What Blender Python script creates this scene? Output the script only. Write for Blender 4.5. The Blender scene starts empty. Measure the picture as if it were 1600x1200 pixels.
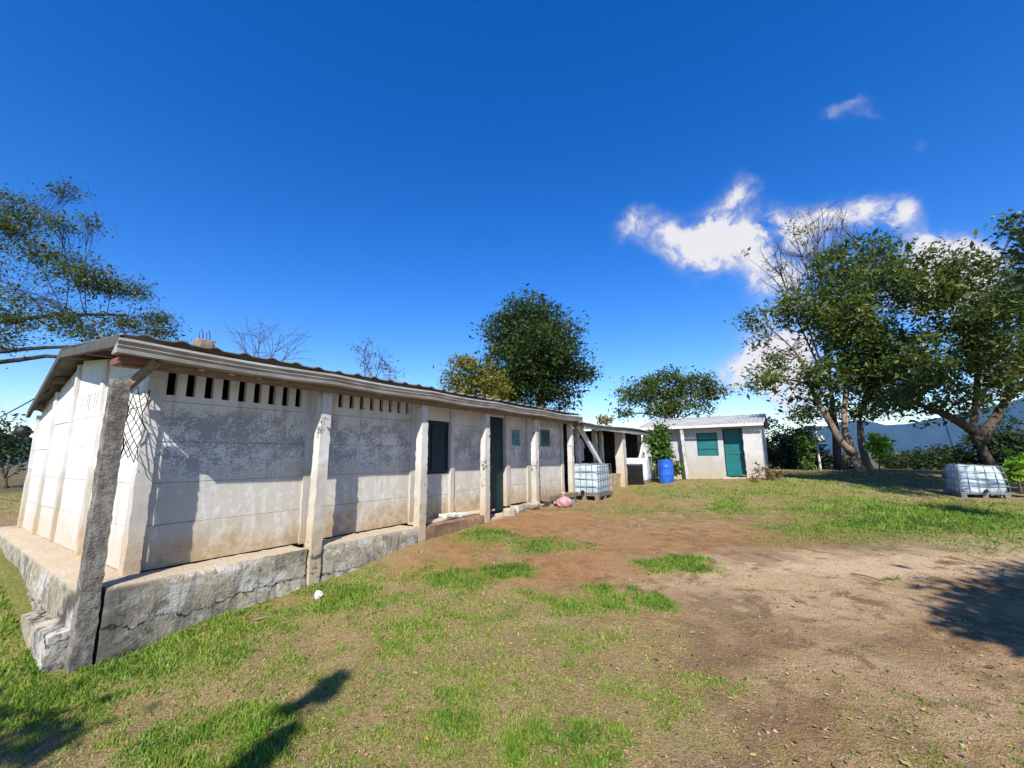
import bpy, math, random
import numpy as np
from mathutils import Matrix, Vector
R = math.radians
rng = np.random.default_rng(7)
random.seed(7)
scene = bpy.context.scene
COL = scene.collection

# ------------------------------------------------------------------ camera, sky, sun, exposure
ZC = 1.9
cam_d = bpy.data.cameras.new('camera')
cam = bpy.data.objects.new('camera', cam_d)
COL.objects.link(cam)
cr, cu, cf = Vector((0.99994, 0.00184, -0.01077)), Vector((0.01092, -0.16841, 0.98566)), Vector((0.0, 0.98571, 0.16842))
cf = cr.cross(cu) * -1
m = Matrix((cr, cu, -cu.cross(cr) * -1)).transposed()
m = Matrix((cr, cu, cr.cross(cu))).transposed().to_4x4()
m.translation = (0, 0, ZC)
cam.matrix_world = m
cam_d.sensor_width = 36
cam_d.lens = 36 * 660 / 1600
cam_d.clip_start = 0.05
cam_d.clip_end = 30000
scene.camera = cam

SUN_AZ, SUN_EL = 185.0, 43.0          # clockwise from +Y, degrees
SKY_STRENGTH = 0.140
sun_d = bpy.data.lights.new('sun', 'SUN')
sun_d.energy = 5.0
sun_d.angle = R(0.5)
sun_d.color = (1.0, 0.965, 0.905)
sun = bpy.data.objects.new('sun', sun_d)
COL.objects.link(sun)
sdir = Vector((math.sin(R(SUN_AZ)) * math.cos(R(SUN_EL)), math.cos(R(SUN_AZ)) * math.cos(R(SUN_EL)), math.sin(R(SUN_EL))))
sun.rotation_euler = sdir.to_track_quat('Z', 'Y').to_euler()
sun.location = (0, -20, 30)

scene.view_settings.view_transform = 'Standard'
scene.view_settings.look = 'None'
scene.view_settings.gamma = 1.0
scene.view_settings.exposure = 0.66
scene.cycles.max_bounces = 6
scene.cycles.transparent_max_bounces = 8
scene.cycles.volume_bounces = 0

# ------------------------------------------------------------------ node helpers
class NT:
    def __init__(s, tree):
        s.t = tree; s.n = tree.nodes; s.l = tree.links
    def node(s, typ, **kw):
        n = s.n.new(typ)
        for k, v in kw.items(): setattr(n, k, v)
        return n
    def put(s, sock, v):
        if v is None: return
        if hasattr(v, 'is_output') or isinstance(v, bpy.types.NodeSocket): s.l.new(v, sock)
        elif isinstance(v, (tuple, list)) and len(v) == 3 and sock.type == 'RGBA': sock.default_value = (*v, 1)
        else: sock.default_value = v
    def math(s, op, a, b=None, clamp=False):
        n = s.node('ShaderNodeMath', operation=op, use_clamp=clamp)
        s.put(n.inputs[0], a); s.put(n.inputs[1], b)
        return n.outputs[0]
    def vmath(s, op, a, b=None):
        n = s.node('ShaderNodeVectorMath', operation=op)
        s.put(n.inputs[0], a); s.put(n.inputs[1], b)
        return n.outputs['Value'] if op in ('DOT_PRODUCT', 'LENGTH') else n.outputs[0]
    def mix(s, f, a, b, mode='MIX'):
        n = s.node('ShaderNodeMix', data_type='RGBA', blend_type=mode)
        s.put(n.inputs[0], f); s.put(n.inputs[6], a); s.put(n.inputs[7], b)
        return n.outputs[2]
    def noise(s, vec, scale, detail=4, rough=0.55, dist=0.0, col=False):
        n = s.node('ShaderNodeTexNoise')
        s.put(n.inputs['Vector'], vec)
        n.inputs['Scale'].default_value = scale; n.inputs['Detail'].default_value = detail
        n.inputs['Roughness'].default_value = rough; n.inputs['Distortion'].default_value = dist
        return n.outputs['Color' if col else 'Fac']
    def step(s, v, a, b):
        n = s.node('ShaderNodeMapRange', interpolation_type='SMOOTHSTEP')
        s.put(n.inputs[0], v); s.put(n.inputs[1], a); s.put(n.inputs[2], b)
        return n.outputs[0]
    def obj(s):
        return s.node('ShaderNodeTexCoord').outputs['Object']
    def xyz(s, v):
        n = s.node('ShaderNodeSeparateXYZ'); s.put(n.inputs[0], v); return n.outputs
    def scale(s, v, sc):
        return s.vmath('MULTIPLY', v, sc)
    def attr(s, name):
        return s.node('ShaderNodeAttribute', attribute_name=name).outputs['Fac']
    def bump(s, h, strength=0.3, dist=0.02):
        n = s.node('ShaderNodeBump'); s.put(n.inputs['Height'], h)
        n.inputs['Strength'].default_value = strength; n.inputs['Distance'].default_value = dist
        return n.outputs[0]

def material(name):
    m = bpy.data.materials.new(name); m.use_nodes = True
    nt = NT(m.node_tree); b = m.node_tree.nodes['Principled BSDF']
    return m, nt, b

def simple(name, c1, c2=None, scale=8, rough=0.6, metal=0.0, bump=0.15, stretch=(1, 1, 1), spec=0.4):
    m, nt, b = material(name)
    o = nt.scale(nt.obj(), stretch)
    n = nt.noise(o, scale, 5, 0.6)
    if c2 is None: c2 = tuple(x * 0.75 for x in c1)
    nt.put(b.inputs['Base Color'], nt.mix(nt.step(n, 0.35, 0.65), c1, c2))
    b.inputs['Roughness'].default_value = rough; b.inputs['Metallic'].default_value = metal
    b.inputs['Specular IOR Level'].default_value = spec
    if bump: nt.put(b.inputs['Normal'], nt.bump(nt.noise(o, scale * 4, 4), bump, 0.01))
    return m

# ------------------------------------------------------------------ world
world = bpy.data.worlds.new('World'); scene.world = world; world.use_nodes = True
wt = NT(world.node_tree)
for n in list(wt.n): wt.n.remove(n)
sky = wt.node('ShaderNodeTexSky', sky_type='NISHITA')
sky.sun_disc = False; sky.sun_elevation = R(SUN_EL); sky.sun_rotation = R(SUN_AZ)
sky.altitude = 900; sky.air_density = 1.0; sky.dust_density = 0.25; sky.ozone_density = 3.0
hsv = wt.node('ShaderNodeHueSaturation'); hsv.inputs['Saturation'].default_value = 1.38; hsv.inputs['Hue'].default_value = 0.516
wt.put(hsv.inputs['Color'], sky.outputs[0])
bg = wt.node('ShaderNodeBackground'); bg.inputs[1].default_value = SKY_STRENGTH
wt.put(bg.inputs[0], hsv.outputs[0])
dirv = wt.vmath('NORMALIZE', wt.node('ShaderNodeTexCoord').outputs['Generated'])
warp = wt.vmath('SUBTRACT', wt.noise(dirv, 7, 5, 0.6, col=True), (0.5, 0.5, 0.5))
dw = wt.vmath('ADD', dirv, wt.vmath('MULTIPLY', warp, (0.10, 0.10, 0.10)))
# cumulus puffs: (azimuth from +Y, elevation, half width, half height, tilt, density), degrees
PUFFS = [(17.2,29.5,1.8,1.6,0,0.90),(19.0,30.7,1.5,0.9,0,0.60),(21.6,27.3,3.2,1.6,-35,1.00),(25.0,25.2,3.8,2.2,-10,1.20),(28.8,24.8,3.9,2.4,0,1.20),(28.4,28.1,2.3,1.9,30,1.20),(30.8,30.0,1.8,1.7,40,1.10),(32.5,23.6,3.0,2.2,0,1.10),(35.5,23.9,2.5,1.9,0,0.90),(33.9,20.8,2.7,2.4,0,0.70),(39.6,24.7,2.3,1.3,0,1.00),(42.3,24.1,2.4,1.4,0,1.20),(44.3,23.3,1.2,1.4,0,1.10),(37.3,25.1,1.6,1.4,0,0.70),(42.2,34.0,1.4,0.6,0,0.90),(43.7,33.0,1.0,0.3,0,0.50),(47.4,29.0,0.9,0.4,0,0.40),(46.1,18.7,1.5,1.9,0,2.20),(48.8,17.8,1.7,1.5,0,2.20),(47.5,15.8,3.2,2.9,0,2.00),(34.3,16.4,3.0,4.2,0,0.80),(32.8,19.6,1.8,2.1,0,0.50),(30.4,9.6,3.1,2.1,20,1.60),(32.8,11.2,2.8,2.9,0,1.60),(27.6,8.7,2.4,1.1,15,0.90),(34.6,7.6,2.9,3.6,0,1.20),(50.5,5.7,2.1,3.3,0,1.40),(31.9,1.9,3.1,1.0,0,1.00),(42.2,3.2,3.3,0.8,0,0.90),(-48.5,4.6,2.3,0.8,0,0.70),(-49.9,3.7,2.2,0.6,0,0.60)]
tot = None
for az, el, rw, rh, tilt, den in PUFFS:
    a, e, ti = R(az), R(el), R(tilt); rw *= 1.22; rh *= 1.25
    c = Vector((math.sin(a) * math.cos(e), math.cos(a) * math.cos(e), math.sin(e)))
    h = Vector((math.cos(a), -math.sin(a), 0)); v = h.cross(c) * 1.0
    if v.z < 0: v = -v
    h2 = h * math.cos(ti) + v * math.sin(ti); v2 = v * math.cos(ti) - h * math.sin(ti)
    d = wt.vmath('SUBTRACT', dw, tuple(c))
    u = wt.vmath('DOT_PRODUCT', d, tuple(h2 / R(rw))); w = wt.vmath('DOT_PRODUCT', d, tuple(v2 / R(rh)))
    q = wt.math('ADD', wt.math('MULTIPLY', u, u), wt.math('MULTIPLY', w, w))
    g = wt.math('MULTIPLY', wt.math('POWER', 2.718, wt.math('MULTIPLY', q, -1.15)), den)
    tot = g if tot is None else wt.math('ADD', tot, g)
fine = wt.noise(dw, 24, 8, 0.62)
mid = wt.noise(dw, 9, 5, 0.6)
dens = wt.math('MULTIPLY', tot, wt.math('ADD', wt.math('MULTIPLY', wt.math('SUBTRACT', fine, 0.32), 2.6), wt.math('MULTIPLY', wt.math('SUBTRACT', mid, .3), 1.6)))
cov = wt.math('MULTIPLY', wt.step(dens, 0.10, 1.7), 0.97)
cloud = wt.node('ShaderNodeBackground')
wt.put(cloud.inputs[0], wt.mix(wt.step(dens, 0.5, 1.6), (0.50, 0.53, 0.66), (0.80, 0.79, 0.82)))
cloud.inputs[1].default_value = 0.68
mx = wt.node('ShaderNodeMixShader')
wt.put(mx.inputs[0], cov); wt.l.new(bg.outputs[0], mx.inputs[1]); wt.l.new(cloud.outputs[0], mx.inputs[2])
out = wt.node('ShaderNodeOutputWorld'); wt.l.new(mx.outputs[0], out.inputs[0])

# ------------------------------------------------------------------ mesh helpers
class MB:
    def __init__(s): s.v = []; s.f = []; s.worn = False
    def add(s, verts, faces):
        o = len(s.v); s.v.extend([tuple(map(float, p)) for p in verts]); s.f.extend([tuple(i + o for i in q) for q in faces]); return s
    def box(s, x0, x1, y0, y1, z0, z1):
        v = [(x0, y0, z0), (x1, y0, z0), (x1, y1, z0), (x0, y1, z0), (x0, y0, z1), (x1, y0, z1), (x1, y1, z1), (x0, y1, z1)]
        return s.add(v, [(0, 3, 2, 1), (4, 5, 6, 7), (0, 1, 5, 4), (1, 2, 6, 5), (2, 3, 7, 6), (3, 0, 4, 7)])
    def lat(s, x0, x1, y0, y1, z0, z1, step=0.12, amp=0.006, seed=0, fn=None, rnd=0.0):
        """box with a lattice of surface points, worn and uneven"""
        s.worn = True
        n = [max(1, int(round(abs(b - a) / step))) for a, b in ((x0, x1), (y0, y1), (z0, z1))]
        g = np.random.default_rng(seed); idx = {}; vs = []; fs = []
        def vid(i, j, k):
            if (i, j, k) not in idx:
                u = [i / n[0], j / n[1], k / n[2]]
                p = np.array([x0 + (x1 - x0) * u[0], y0 + (y1 - y0) * u[1], z0 + (z1 - z0) * u[2]])
                if rnd:
                    e = sum(1 for q, nn in zip((i, j, k), n) if q in (0, nn))
                    if e >= 2: p += (np.array([(x0 + x1) / 2, (y0 + y1) / 2, (z0 + z1) / 2]) - p) * np.array([q in (0, nn) for q, nn in zip((i, j, k), n)]) * rnd / np.maximum(.5 * np.abs([x1 - x0, y1 - y0, z1 - z0]), .01)
                p = p + g.normal(0, amp, 3)
                if fn is not None: p = np.array(fn(p, u))
                idx[(i, j, k)] = len(vs); vs.append(p)
            return idx[(i, j, k)]
        for k in (0, n[2]):
            for i in range(n[0]):
                for j in range(n[1]):
                    q = (vid(i, j, k), vid(i + 1, j, k), vid(i + 1, j + 1, k), vid(i, j + 1, k)); fs.append(q if k else q[::-1])
        for j in (0, n[1]):
            for i in range(n[0]):
                for k in range(n[2]):
                    q = (vid(i, j, k), vid(i + 1, j, k), vid(i + 1, j, k + 1), vid(i, j, k + 1)); fs.append(q[::-1] if j else q)
        for i in (0, n[0]):
            for j in range(n[1]):
                for k in range(n[2]):
                    q = (vid(i, j, k), vid(i, j + 1, k), vid(i, j + 1, k + 1), vid(i, j, k + 1)); fs.append(q if i else q[::-1])
        return s.add(vs, fs)
    def tube(s, pts, rad, sides=6, cap=True):
        pts = [np.array(p, float) for p in pts]; n = len(pts)
        rad = [rad] * n if np.isscalar(rad) else rad
        vs = []; fs = []
        up = np.array([0, 0, 1.0])
        for i, p in enumerate(pts):
            d = pts[min(i + 1, n - 1)] - pts[max(i - 1, 0)]; d = d / (np.linalg.norm(d) + 1e-9)
            a = np.cross(d, up if abs(d[2]) < 0.95 else np.array([1.0, 0, 0])); a /= np.linalg.norm(a) + 1e-9; b = np.cross(d, a)
            for k in range(sides):
                t = 2 * math.pi * k / sides
                vs.append(p + rad[i] * (math.cos(t) * a + math.sin(t) * b))
        for i in range(n - 1):
            for k in range(sides):
                fs.append((i * sides + k, i * sides + (k + 1) % sides, (i + 1) * sides + (k + 1) % sides, (i + 1) * sides + k))
        if cap: fs += [tuple(range(sides))[::-1], tuple((n - 1) * sides + k for k in range(sides))]
        return s.add(vs, fs)
    def beam(s, p, q, w, h, up=(0, 0, 1)):
        p, q = np.array(p, float), np.array(q, float); d = (q - p) / np.linalg.norm(q - p)
        a = np.cross(d, up); a /= np.linalg.norm(a); b = np.cross(a, d)
        vs = [e + sx * a * w / 2 + sy * b * h / 2 for e in (p, q) for sx, sy in ((-1, -1), (1, -1), (1, 1), (-1, 1))]
        return s.add(vs, [(0, 3, 2, 1), (4, 5, 6, 7), (0, 1, 5, 4), (1, 2, 6, 5), (2, 3, 7, 6), (3, 0, 4, 7)][::1])
    def lathe(s, prof, sides=20, c=(0, 0, 0)):
        vs = []; fs = []
        for r_, z in prof:
            for k in range(sides):
                t = 2 * math.pi * k / sides; vs.append((c[0] + r_ * math.cos(t), c[1] + r_ * math.sin(t), c[2] + z))
        for i in range(len(prof) - 1):
            for k in range(sides): fs.append((i * sides + k, i * sides + (k + 1) % sides, (i + 1) * sides + (k + 1) % sides, (i + 1) * sides + k))
        fs += [tuple(range(sides))[::-1], tuple((len(prof) - 1) * sides + k for k in range(sides))]
        return s.add(vs, fs)
    def build(s, name, mat, parent=None, smooth=False, off=(0, 0, 0), bevel=0):
        me = bpy.data.meshes.new(name); me.from_pydata(s.v, [], s.f); me.update()
        o = bpy.data.objects.new(name, me); COL.objects.link(o)
        me.materials.append(mat)
        if smooth:
            me.polygons.foreach_set('use_smooth', [True] * len(me.polygons))
        elif s.worn:
            me.polygons.foreach_set('use_smooth', [True] * len(me.polygons)); me.set_sharp_from_angle(angle=R(48))
        o.location = off
        if parent is not None: o.parent = parent
        if bevel:
            b = o.modifiers.new('bevel', 'BEVEL'); b.width = bevel; b.segments = 2; b.limit_method = 'ANGLE'
        return o

def np_mesh(name, verts, faces, mat, parent=None, attrs=None, smooth=False):
    me = bpy.data.meshes.new(name)
    verts = np.asarray(verts, np.float32); faces = np.asarray(faces, np.int32)
    nv, nf, k = len(verts), len(faces), faces.shape[1]
    me.vertices.add(nv); me.vertices.foreach_set('co', verts.ravel())
    me.loops.add(nf * k); me.loops.foreach_set('vertex_index', faces.ravel())
    me.polygons.add(nf); me.polygons.foreach_set('loop_start', np.arange(0, nf * k, k, dtype=np.int32))
    if smooth: me.polygons.foreach_set('use_smooth', np.ones(nf, bool))
    me.update(calc_edges=True); me.validate()
    for an, av in (attrs or {}).items():
        at = me.attributes.new(an, 'FLOAT', 'POINT'); at.data.foreach_set('value', np.asarray(av, np.float32))
    o = bpy.data.objects.new(name, me); COL.objects.link(o); me.materials.append(mat)
    if parent is not None: o.parent = parent
    return o

def tag(o, label=None, cat=None, group=None, kind=None):
    if label: o['label'] = label
    if cat: o['category'] = cat
    if group: o['group'] = group
    if kind: o['kind'] = kind
    return o

def thing(name, label, cat, loc=(0, 0, 0), rz=0.0, group=None):
    o = bpy.data.objects.new(name, None); COL.objects.link(o); o.empty_display_size = 0.2
    o.location = loc; o.rotation_euler = (0, 0, rz)
    return tag(o, label, cat, group)

# building frame: x runs along the classroom front, y into the building, z above its floor
AZ = R(33.21054)
C0 = np.array([-4.16280, 4.33892])
BD = np.array([math.sin(AZ), math.cos(AZ)]); BN = np.array([-math.cos(AZ), math.sin(AZ)])
FZ = ZC - 1.25
def B(t, y, z):
    p = C0 + t * BD + y * BN
    return (p[0], p[1], z + FZ)
BRZ = math.pi / 2 - AZ
def bthing(name, label, cat, t, y, z, group=None):
    o = thing(name, label, cat, B(t, y, z), BRZ, group)
    o['_o'] = (t, y, z)
    return o
def bpart(mb, name, mat, parent, **k):
    t, y, z = parent['_o'] if '_o' in parent else (0, 0, 0)
    return mb.build(name, mat, parent, off=(-t, -y, -z) if '_o' in parent else (0, 0, 0), **k)

# ------------------------------------------------------------------ numpy noise
def vnoise(x, y, seed=0):
    xi, yi = np.floor(x).astype(np.int64), np.floor(y).astype(np.int64); fx, fy = x - xi, y - yi
    fx = fx * fx * (3 - 2 * fx); fy = fy * fy * (3 - 2 * fy)
    def h(i, j):
        n = (i * 374761393 + j * 668265263 + seed * 982451653) & 0x7fffffff
        n = (n ^ (n >> 13)) * 1274126177 & 0x7fffffff
        return ((n ^ (n >> 16)) & 0xffff) / 65535.0
    return (h(xi, yi) * (1 - fx) + h(xi + 1, yi) * fx) * (1 - fy) + (h(xi, yi + 1) * (1 - fx) + h(xi + 1, yi + 1) * fx) * fy
def fbm(x, y, seed=0, oct=4):
    a, s, t = 1.0, 0.0, 0.0
    for i in range(oct):
        s = s + a * vnoise(x * 2 ** i, y * 2 ** i, seed + i); t += a; a *= 0.55
    return s / t

# ------------------------------------------------------------------ ground
GP = np.array([(-4.2,4.3,-1.98),(-4.0,3.6,-2.02),(-3.0,6.0,-1.86),(-2.8,6.4,-1.7),(-1.7,8.1,-1.5),(-.45,10,-1.45),(.7,11.7,-1.38),(2,13.6,-1.44),(0,2.5,-1.78),(5,3,-1.78),(9,6,-1.76),(13,11,-1.72),(16.4,14.9,-1.58),(6,10,-1.6),(4.4,17.5,-1.27),(7,17.5,-1.07),(10.5,18,-1.0),(9,14,-1.4),(14,20,-1.12),(19.4,24,-1.0),(17,25,-.95),(21,19,-1.4),(-7,3.2,-1.95),(-8.78,7.57,-1.41),(-7.41,6.59,-1.46),(-6.51,5.96,-1.56),(-5.92,5.5,-1.72),(-5.2,4.9,-1.97),(-8.2,6.2,-1.6),(-10.5,9,-1.35),(-14,12,-1.3),(0,30,-1.0),(0,-6,-1.8),(12,0,-1.85),(-8,-3,-2.0)])
def gz(x, y):
    x = np.asarray(x, float); y = np.asarray(y, float)
    s = np.zeros(x.shape); w = np.zeros(x.shape)
    for px, py, pz in GP:
        k = 1 / ((x - px) ** 2 + (y - py) ** 2 + .6) ** 1.5
        s += k * pz; w += k
    z = s / w + ZC
    r = np.hypot(x, y - 10)
    return z - 0.00035 * np.clip(r - 34, 0, 400) ** 2 * np.clip((600 - r) / 600, .15, 1)
def g1(x, y): return float(gz(np.array([x]), np.array([y]))[0])

ELL = [(-3.98,4.74,1.12,-0.09,-0.53,0.58,1.0),(-4.17,4.09,0.68,-0.01,-0.65,0.59,1.0),(-3.46,5.31,0.9,-0.13,-0.35,0.51,1.0),(-6.67,6.08,0.53,-0.01,-2.53,2.15,1.0),(-2.21,5.92,0.71,-0.09,-0.29,0.74,0.9),(-2.74,5.22,0.55,-0.07,-0.29,0.53,0.7),(-0.98,6.08,0.62,-0.09,-0.11,0.69,0.8),(-0.22,6.52,0.51,-0.04,-0.01,0.44,1.0),(-1.22,4.73,0.41,-0.05,-0.12,0.45,0.5),(1.23,5.57,0.39,-0.02,0.06,0.24,0.9),(1.76,5.28,0.26,-0.01,0.07,0.19,0.9),(2.38,6.73,0.62,-0.01,0.1,0.28,0.9),(0.65,7.83,0.68,-0.01,0.04,0.49,0.7),(-0.53,8.61,0.56,-0.05,-0.05,0.73,0.8),(0.59,4.45,0.37,-0.02,0.06,0.4,0.55),(0.95,3.57,0.43,-0.02,0.1,0.34,0.5),(0.59,5.5,0.46,-0.03,0.04,0.3,0.7),(1.61,3.72,0.5,-0.02,0.13,0.28,0.45),(-1.95,3.06,0.6,-0.1,-0.21,0.31,0.9),(-1.88,4.19,0.56,-0.09,-0.23,0.47,0.3),(-0.47,3.29,0.49,-0.02,-0.07,0.45,0.35),(0.17,2.89,0.31,-0.01,0.02,0.28,0.6),(-0.87,3.84,0.43,-0.04,-0.1,0.42,0.3),(6.24,12.61,0.69,-0.09,0.75,1.45,0.9),(7.23,11.58,0.88,-0.21,0.66,1.02,0.6),(6.49,14.81,2.45,0.02,0.62,1.37,0.55),(10.45,11.08,3.71,0.61,2.34,2.41,1.0),(9.33,12.08,2.46,0.35,1.55,1.95,0.8),(11.76,10.69,1.64,0.38,2.78,2.46,0.9),(3.46,11.97,1.65,0.24,0.36,1.22,0.4),(5.5,15.67,1.66,-0.58,0.51,1.42,0.5),(9.2,15.69,2.02,-0.05,0.9,1.48,0.7),(5.15,6.1,0.15,-0.0,0.14,0.15,0.9),(1.37,7.5,0.16,-0.0,0.06,0.3,0.6),(13.5,17.32,4.98,1.45,2.92,3.68,0.6),(-0.68,7.52,0.32,0.01,-0.04,0.44,0.3),(-1.4,3.38,0.34,-0.05,-0.15,0.33,0.3),(-0.61,5.14,0.73,-0.07,-0.06,0.52,0.45),(-0.03,4.77,0.4,-0.03,-0.0,0.38,0.4),(-1.91,6.59,0.5,-0.09,-0.12,0.39,0.5)]
PALE = [(5.31,6.78,2.61,0.09,0.67,0.82,1.0),(3.48,5.51,1.4,-0.0,0.57,0.84,0.6),(2.89,6.21,0.7,-0.01,0.33,0.66,0.6),(7.7,7.68,1.81,0.16,0.91,0.87,0.8),(2.65,3.88,0.63,-0.01,0.39,0.52,0.4),(3.32,3.5,0.72,0.0,0.54,0.52,0.3),(9.5,8.3,2.0,.2,.9,.8,.6)]
RED = [(-1.02,6.92,0.81,-0.08,-0.12,0.81,1.0),(-0.36,5.9,0.51,-0.05,-0.02,0.33,0.5),(0.91,6.54,1.12,-0.05,0.1,0.7,0.8),(2.25,7.91,1.72,0.02,0.34,1.12,0.6),(4.08,14.02,0.76,-0.21,0.4,1.33,0.7),(0.68,9.87,1.15,-0.05,0.08,1.11,0.9),(-0.86,8.15,0.71,0.01,-0.11,0.99,1.0),(4.64,8.5,1.48,0.03,0.7,1.24,0.5)]
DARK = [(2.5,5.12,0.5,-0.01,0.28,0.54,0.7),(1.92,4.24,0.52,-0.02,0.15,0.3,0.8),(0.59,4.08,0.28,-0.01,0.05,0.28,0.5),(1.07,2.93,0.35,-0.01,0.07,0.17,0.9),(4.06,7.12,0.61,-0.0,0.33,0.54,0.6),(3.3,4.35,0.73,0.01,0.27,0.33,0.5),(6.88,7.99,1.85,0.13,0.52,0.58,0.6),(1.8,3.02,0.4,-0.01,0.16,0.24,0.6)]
SHADE_LITTER = [(16.8, 19.6, 4.6, 1.0, -.6, 2.6, .9), (20.5, 18.5, 3.0, 0, 0, 2.2, .9), (13.6, 20.3, 2.0, 0, 0, 1.5, .7), (17.5, 23, 5, 0, 0, 2.5, .8)]  # litter under the right-hand trees, darkened so their shade sits in the soil colour
def ell(L, x, y, jig=0.55):
    wx = (fbm(x * 1.7, y * 1.7, 11) - .5) * jig * 2; wy = (fbm(x * 1.7 + 40, y * 1.7, 12) - .5) * jig * 2
    m = np.zeros(np.shape(x))
    for cx, cy, ux, uy, vx, vy, s in L:
        det = ux * vy - uy * vx; dx, dy = x + wx - cx, y + wy - cy
        a = (dx * vy - dy * vx) / det; b = (dy * ux - dx * uy) / det
        m = np.maximum(m, s * np.clip(1.5 - np.sqrt(a * a + b * b), 0, .95) / .95)
    return m
def sst(v, a, b):
    t = np.clip((v - a) / (b - a), 0, 1); return t * t * (3 - 2 * t)
def green_mask(x, y):
    n = fbm(x * 2.3, y * 2.3, 3, 5)
    n2 = fbm(x * .8, y * .8, 5, 4)
    lush = ell(ELL, x, y)
    tt = (x - C0[0]) * BD[0] + (y - C0[1]) * BD[1]
    far = np.maximum(sst(y, 15, 21) * .55, sst(-tt, -.1, .5) * sst(-x, 3.5, 5) * 1.0)
    m = np.maximum(lush, far) * (1 - .8 * ell(SHADE_LITTER, x, y))
    n3 = fbm(x * 7.0, y * 7.0, 8, 3)
    m = m * (.25 + .75 * sst(n * .6 + n3 * .4 + m * .25, .42, .72)) + .30 * sst(n2 * .5 + n3 * .5, .48, .66) * sst(6 - y + (1 - x) * .4, 0, 3)
    return np.clip(np.maximum(m, sst(np.hypot(x, y), 29, 34)), 0, 1)
def turf_mask(x, y):
    """dry, cropped turf of the lower left part of the yard"""
    n = fbm(x * 1.1 + 9, y * 1.1, 21, 4); n2 = fbm(x * 3.7, y * 3.7, 23, 4)
    left = sst((1.6 - x) + (4.2 - y) * .55 + (n - .5) * 3, -1.0, 1.6)
    far = sst(y + x * .25 + (n - .5) * 6, 10.5, 16) * .75
    m = np.maximum(left, far) * (.35 + 1.1 * n2)
    return np.clip(m - .55 * ell(RED, x, y) - .3 * ell(DARK, x, y), 0, 1)

def axis(lo, hi, st, far):
    a = list(np.arange(lo, hi + st / 2, st)); s = st
    l, h = [], []
    p, s = lo, st
    while p > -far: s *= 1.28; p -= s; l.append(p)
    p, s = hi, st
    while p < far: s *= 1.28; p += s; h.append(p)
    return np.array(l[::-1] + a + h)
ax, ay = axis(-9, 17, .075, 7000), axis(1.5, 22, .075, 7000)
GX, GY = np.meshgrid(ax, ay); gx, gy = GX.ravel(), GY.ravel()
near = np.exp(-(np.hypot(gx, gy) / 30) ** 2)
gm, tm = green_mask(gx, gy), turf_mask(gx, gy)
gzv = gz(gx, gy) + near * ((fbm(gx * 1.3, gy * 1.3, 31) - .5) * .07 + (fbm(gx * 5, gy * 5, 33) - .5) * .035 + gm * .015)
nx_, ny_ = len(ax), len(ay)
ii = (np.arange(ny_ - 1)[:, None] * nx_ + np.arange(nx_ - 1)[None, :]).ravel()
gfaces = np.stack([ii, ii + 1, ii + 1 + nx_, ii + nx_], 1)

gm_mat, nt, b = material('earth')
o = nt.obj()
n1 = nt.noise(o, .9, 5, .6); n2 = nt.noise(o, 5, 6, .62); n3 = nt.noise(o, 26, 5, .65); n4 = nt.noise(o, 90, 3, .6)
n5 = nt.noise(o, 2.3, 6, .66, .5)
c = nt.mix(nt.step(n1, .42, .58), (.31, .18, .083), (.235, .132, .058))
c = nt.mix(nt.math('MULTIPLY', nt.step(n2, .47, .58), .75), c, (.39, .255, .13))
c = nt.mix(nt.math('MULTIPLY', nt.step(n5, .51, .62), .75), c, (.185, .11, .055))
c = nt.mix(nt.math('MULTIPLY', nt.attr('red'), nt.step(n2, .35, .55)), c, (.35, .175, .07))
c = nt.mix(nt.math('MULTIPLY', nt.attr('pale'), nt.step(n5, .66, .5)), c, (.555, .40, .24))
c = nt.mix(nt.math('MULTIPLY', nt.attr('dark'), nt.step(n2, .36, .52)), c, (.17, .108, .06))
c = nt.mix(nt.math('MULTIPLY', nt.attr('turf'), nt.step(n3, .38, .55)), c, (.335, .245, .12))
c = nt.mix(nt.math('MULTIPLY', nt.attr('turf'), nt.math('MULTIPLY', nt.step(n3, .53, .6), .75)), c, (.17, .18, .04))
c = nt.mix(nt.math('MULTIPLY', nt.attr('green'), nt.math('MULTIPLY', nt.step(n3, .36, .5), .9)), c, nt.mix(nt.step(nt.vmath('LENGTH', o), 24.0, 34.0), (.13, .185, .025), (.035, .055, .018)))
c = nt.mix(nt.attr('shade_litter'), c, nt.mix(nt.step(n3, .42, .6), (.075, .05, .03), (.13, .10, .05)))  # leaf litter and painted tree shade in one dark tone
c = nt.mix(nt.math('MULTIPLY', nt.step(n3, .56, .68), .5), c, (.12, .075, .04))
c = nt.mix(nt.math('MULTIPLY', nt.step(n4, .56, .66), .5), c, (.58, .46, .29))
c = nt.mix(nt.math('MULTIPLY', nt.step(n4, .44, .34), .5), c, (.095, .06, .033))
nt.put(b.inputs['Base Color'], c); b.inputs['Roughness'].default_value = .95; b.inputs['Specular IOR Level'].default_value = .1
nt.put(b.inputs['Normal'], nt.bump(nt.math('ADD', nt.math('MULTIPLY', n3, 1.0), nt.math('MULTIPLY', n4, .6)), .9, .04))
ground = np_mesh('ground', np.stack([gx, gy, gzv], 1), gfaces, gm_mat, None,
                 dict(shade_litter=ell(SHADE_LITTER, gx, gy), green=gm, turf=tm, red=ell(RED, gx, gy), pale=ell(PALE, gx, gy), dark=ell(DARK, gx, gy)), smooth=True)
tag(ground, kind='structure')

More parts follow.
